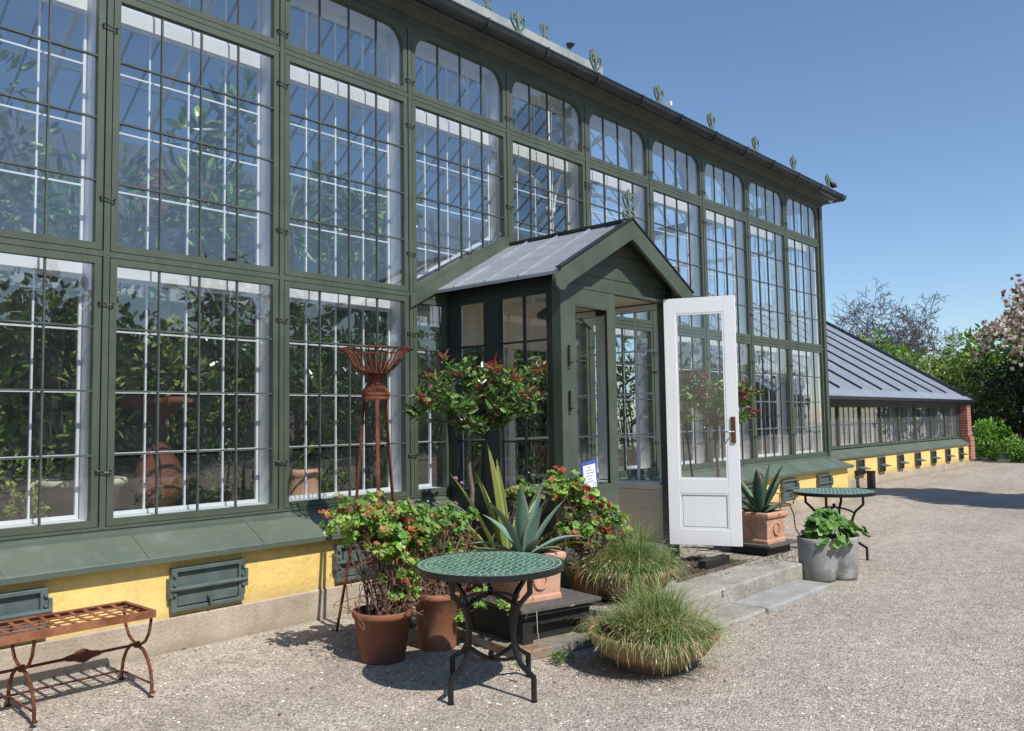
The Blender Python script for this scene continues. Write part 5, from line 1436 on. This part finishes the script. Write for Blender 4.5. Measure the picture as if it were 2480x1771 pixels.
# row of trees across the yard, mirrored in the panes
for i, (x_, y_, h_, r_) in enumerate(((-9, -27, 9, 4), (-2, -29, 7.5, 3.6), (5, -27, 8.5, 4), (12, -30, 7, 4), (20, -28, 8.5, 4.2), (28, -30, 7, 4), (37, -28, 8, 4.5), (47, -29, 8, 4.5), (60, -29, 9, 5), (-17, -27, 8, 4))):
    lab = ['tall tree opposite the left end of the greenhouse', 'low tree opposite the leftmost bay', 'tree opposite the bench, mirrored in the panes', 'low tree opposite the porch', 'tree opposite the right hand bays', 'low tree opposite the greenhouse corner', 'tree opposite the near end of the wing', 'tree opposite the brick pier', 'tree opposite the far shrubs', 'tree far left across the yard'][i]
    tree(x_, y_, h_, r_, 1500, .55, DK+BG, lab, low=.0, clumps=34, group='trees across the yard')
hd_ = thing('hedge', (18, -32.5, 0), 'unseen dark hedge added behind the opposite trees to darken the reflections', 'hedge'); k = MB(); k.box(-40, -33.5, 0, 90, -32.3, 5.6)  # added out of view to close bright gaps in the pane reflections
k.build('hedge_core', 'darkback', hd_); k = MB()
for i in range(7000):
    k.leaf(Vector((U(-40, 90), -32.2+U(-.3, .4), U(0, 6.4))), rnd_unit(), rnd_unit(), U(.5, .9), U(.3, .5), vary(random.choice(DK+BG), .3))
k.build('foliage', 'leaf', hd_)
# magnolia
def magnolia(cx, cy, h, lab):
    t = thing('magnolia_tree', (cx, cy, 0), lab, 'tree'); k = MB(); tips = []
    def grow(p, d, L, r, lev):
        q = p+d*L; m = (p+q)/2+rnd_unit()*L*.08; k.tube([p, m, q], [r, r*.85, r*.7], 6)
        if lev == 0: tips.append(q); return
        for i in range(3 if lev > 1 else 4):
            nd = (d+rnd_unit()*.65+Vector((0, 0, .12))).normalized(); grow(q, nd, L*U(.62, .85), r*.6, lev-1)
        tips.append(q)
    for a in range(5): grow(Vector((cx, cy, 1.6)), Vector((cos(a*1.3)*.6, sin(a*1.3)*.6, .8)).normalized(), 1.75, .1, 4)
    k.tube([(cx, cy, 0), (cx, cy, 1.7)], [.2, .14], 8); k.build('branches', 'darkbark', t)
    k = MB()
    for p in tips:
        if p.z < 2.6: continue
        for j in range(3):
            c0 = p+rnd_unit()*.25; cc = random.choice([(.6, .45, .45), (.7, .6, .57), (.38, .24, .26), (.76, .7, .66), (.45, .34, .32), (.3, .16, .16)])
            for q in range(4): k.leaf(c0, Vector((U(-.7, .7), U(-.7, .7), 1)), rnd_unit(), .16, .11, vary(cc, .12), .3, -.1)
    k.build('blossom', 'petal', t); k = MB()
    for p in tips:
        for j in range(2): k.leaf(p+rnd_unit()*.3, rnd_unit(), rnd_unit(), .13, .08, vary((.1, .14, .05), .3))
    k.build('young_leaves', 'leaf', t)
magnolia(36.8, -1.5, 6, 'pink flowering magnolia at the right edge')
# bare trees
def bare(cx, cy, h, lab, spread, seed, lv=6, r0=.36, start=.3):
    random.seed(seed); t = thing('bare_tree', (cx, cy, 0), lab, 'tree', 'leafless trees on the skyline'); k = MB()
    def grow(p, d, L, r, lev):
        pts = [p]; rs = [r]; dd = d
        for i in range(4):
            dd = (dd+rnd_unit()*.28+Vector((0, 0, .02))).normalized(); pts.append(pts[-1]+dd*L/4); rs.append(max(.017, r*(1-.09*(i+1))))
        k.tube(pts, rs, 5 if lev > 2 else 3, cap=False)
        if lev == 0: return
        for i in range(3 if lev > 2 else 3):
            nd = (dd*.75+rnd_unit()*.85); nd.z += .04; grow(pts[-1] if i < 2 else pts[2], nd.normalized(), L*U(.6, .78), rs[-1]*.62, lev-1)
    grow(Vector((cx, cy, 0)), Vector((0, 0, 1)), h*start, r0, 0)
    for a in range(spread): grow(Vector((cx, cy, h*start*.95)), Vector((cos(a*2*pi/spread+.4)*.75, sin(a*2*pi/spread+.4)*.75, .85)).normalized(), h*.37, r0*.7, lv)
    k.build('branches', 'greybark', t)
bare(60, 13.6, 8.5, 'wide bare tree standing highest above the wing roof', 8, 5)
bare(60, 17.0, 7.0, 'bare tree lower down left behind the wing ridge', 4, 9, 6, .3)
bare(62, 8.8, 5.0, 'small bare tree between the green crowns', 4, 13, 5, .2)
random.seed(99)

# ------------------------------------------------------------------ world, sun, camera
sd = Vector((.11, .83, -1.0)).normalized()      # direction the light travels
sun = bpy.data.lights.new('sun', 'SUN'); sun.energy = 5.0; sun.angle = radians(.55); sun.color = (1, .955, .89)
so_ = bpy.data.objects.new('sun', sun); col.objects.link(so_); so_.rotation_euler = sd.to_track_quat('-Z', 'Y').to_euler(); so_.location = (0, -20, 30)
w = bpy.data.worlds.new('World'); sc.world = w; w.use_nodes = True
N = w.node_tree.nodes; L = w.node_tree.links
sky = N.new('ShaderNodeTexSky'); sky.sky_type = 'NISHITA'; sky.sun_disc = False
sky.sun_elevation = math.asin(-sd.z); sky.sun_rotation = math.atan2(-sd.x, -sd.y)
sky.air_density = 1.0; sky.dust_density = .25; sky.ozone_density = 4.5; sky.altitude = 50
L.new(sky.outputs[0], N['Background'].inputs[0]); N['Background'].inputs[1].default_value = .148
cam = bpy.data.cameras.new('camera'); co = bpy.data.objects.new('camera', cam); col.objects.link(co)
cam.lens = 29.4688; cam.sensor_width = 36; cam.clip_end = 500; cam.clip_start = .05
r_ = Vector((0.67259173, -0.73985823, -0.01517116)); u_ = Vector((-0.03838935, -0.05535798, 0.9977283)); f_ = Vector((0.73901733, 0.67048139, 0.065636))
co.matrix_world = Matrix(((r_.x, u_.x, -f_.x, 0), (r_.y, u_.y, -f_.y, -6.1574), (r_.z, u_.z, -f_.z, 1.65), (0, 0, 0, 1)))
sc.camera = co
sc.view_settings.view_transform = 'Standard'; sc.view_settings.look = 'None'; sc.view_settings.exposure = 0
sc.render.engine = 'CYCLES'
cy_ = sc.cycles; cy_.max_bounces = 8; cy_.transparent_max_bounces = 24; cy_.diffuse_bounces = 3; cy_.glossy_bounces = 3
cy_.caustics_reflective = False; cy_.caustics_refractive = False; cy_.sample_clamp_indirect = 4
cy_.use_denoising = True
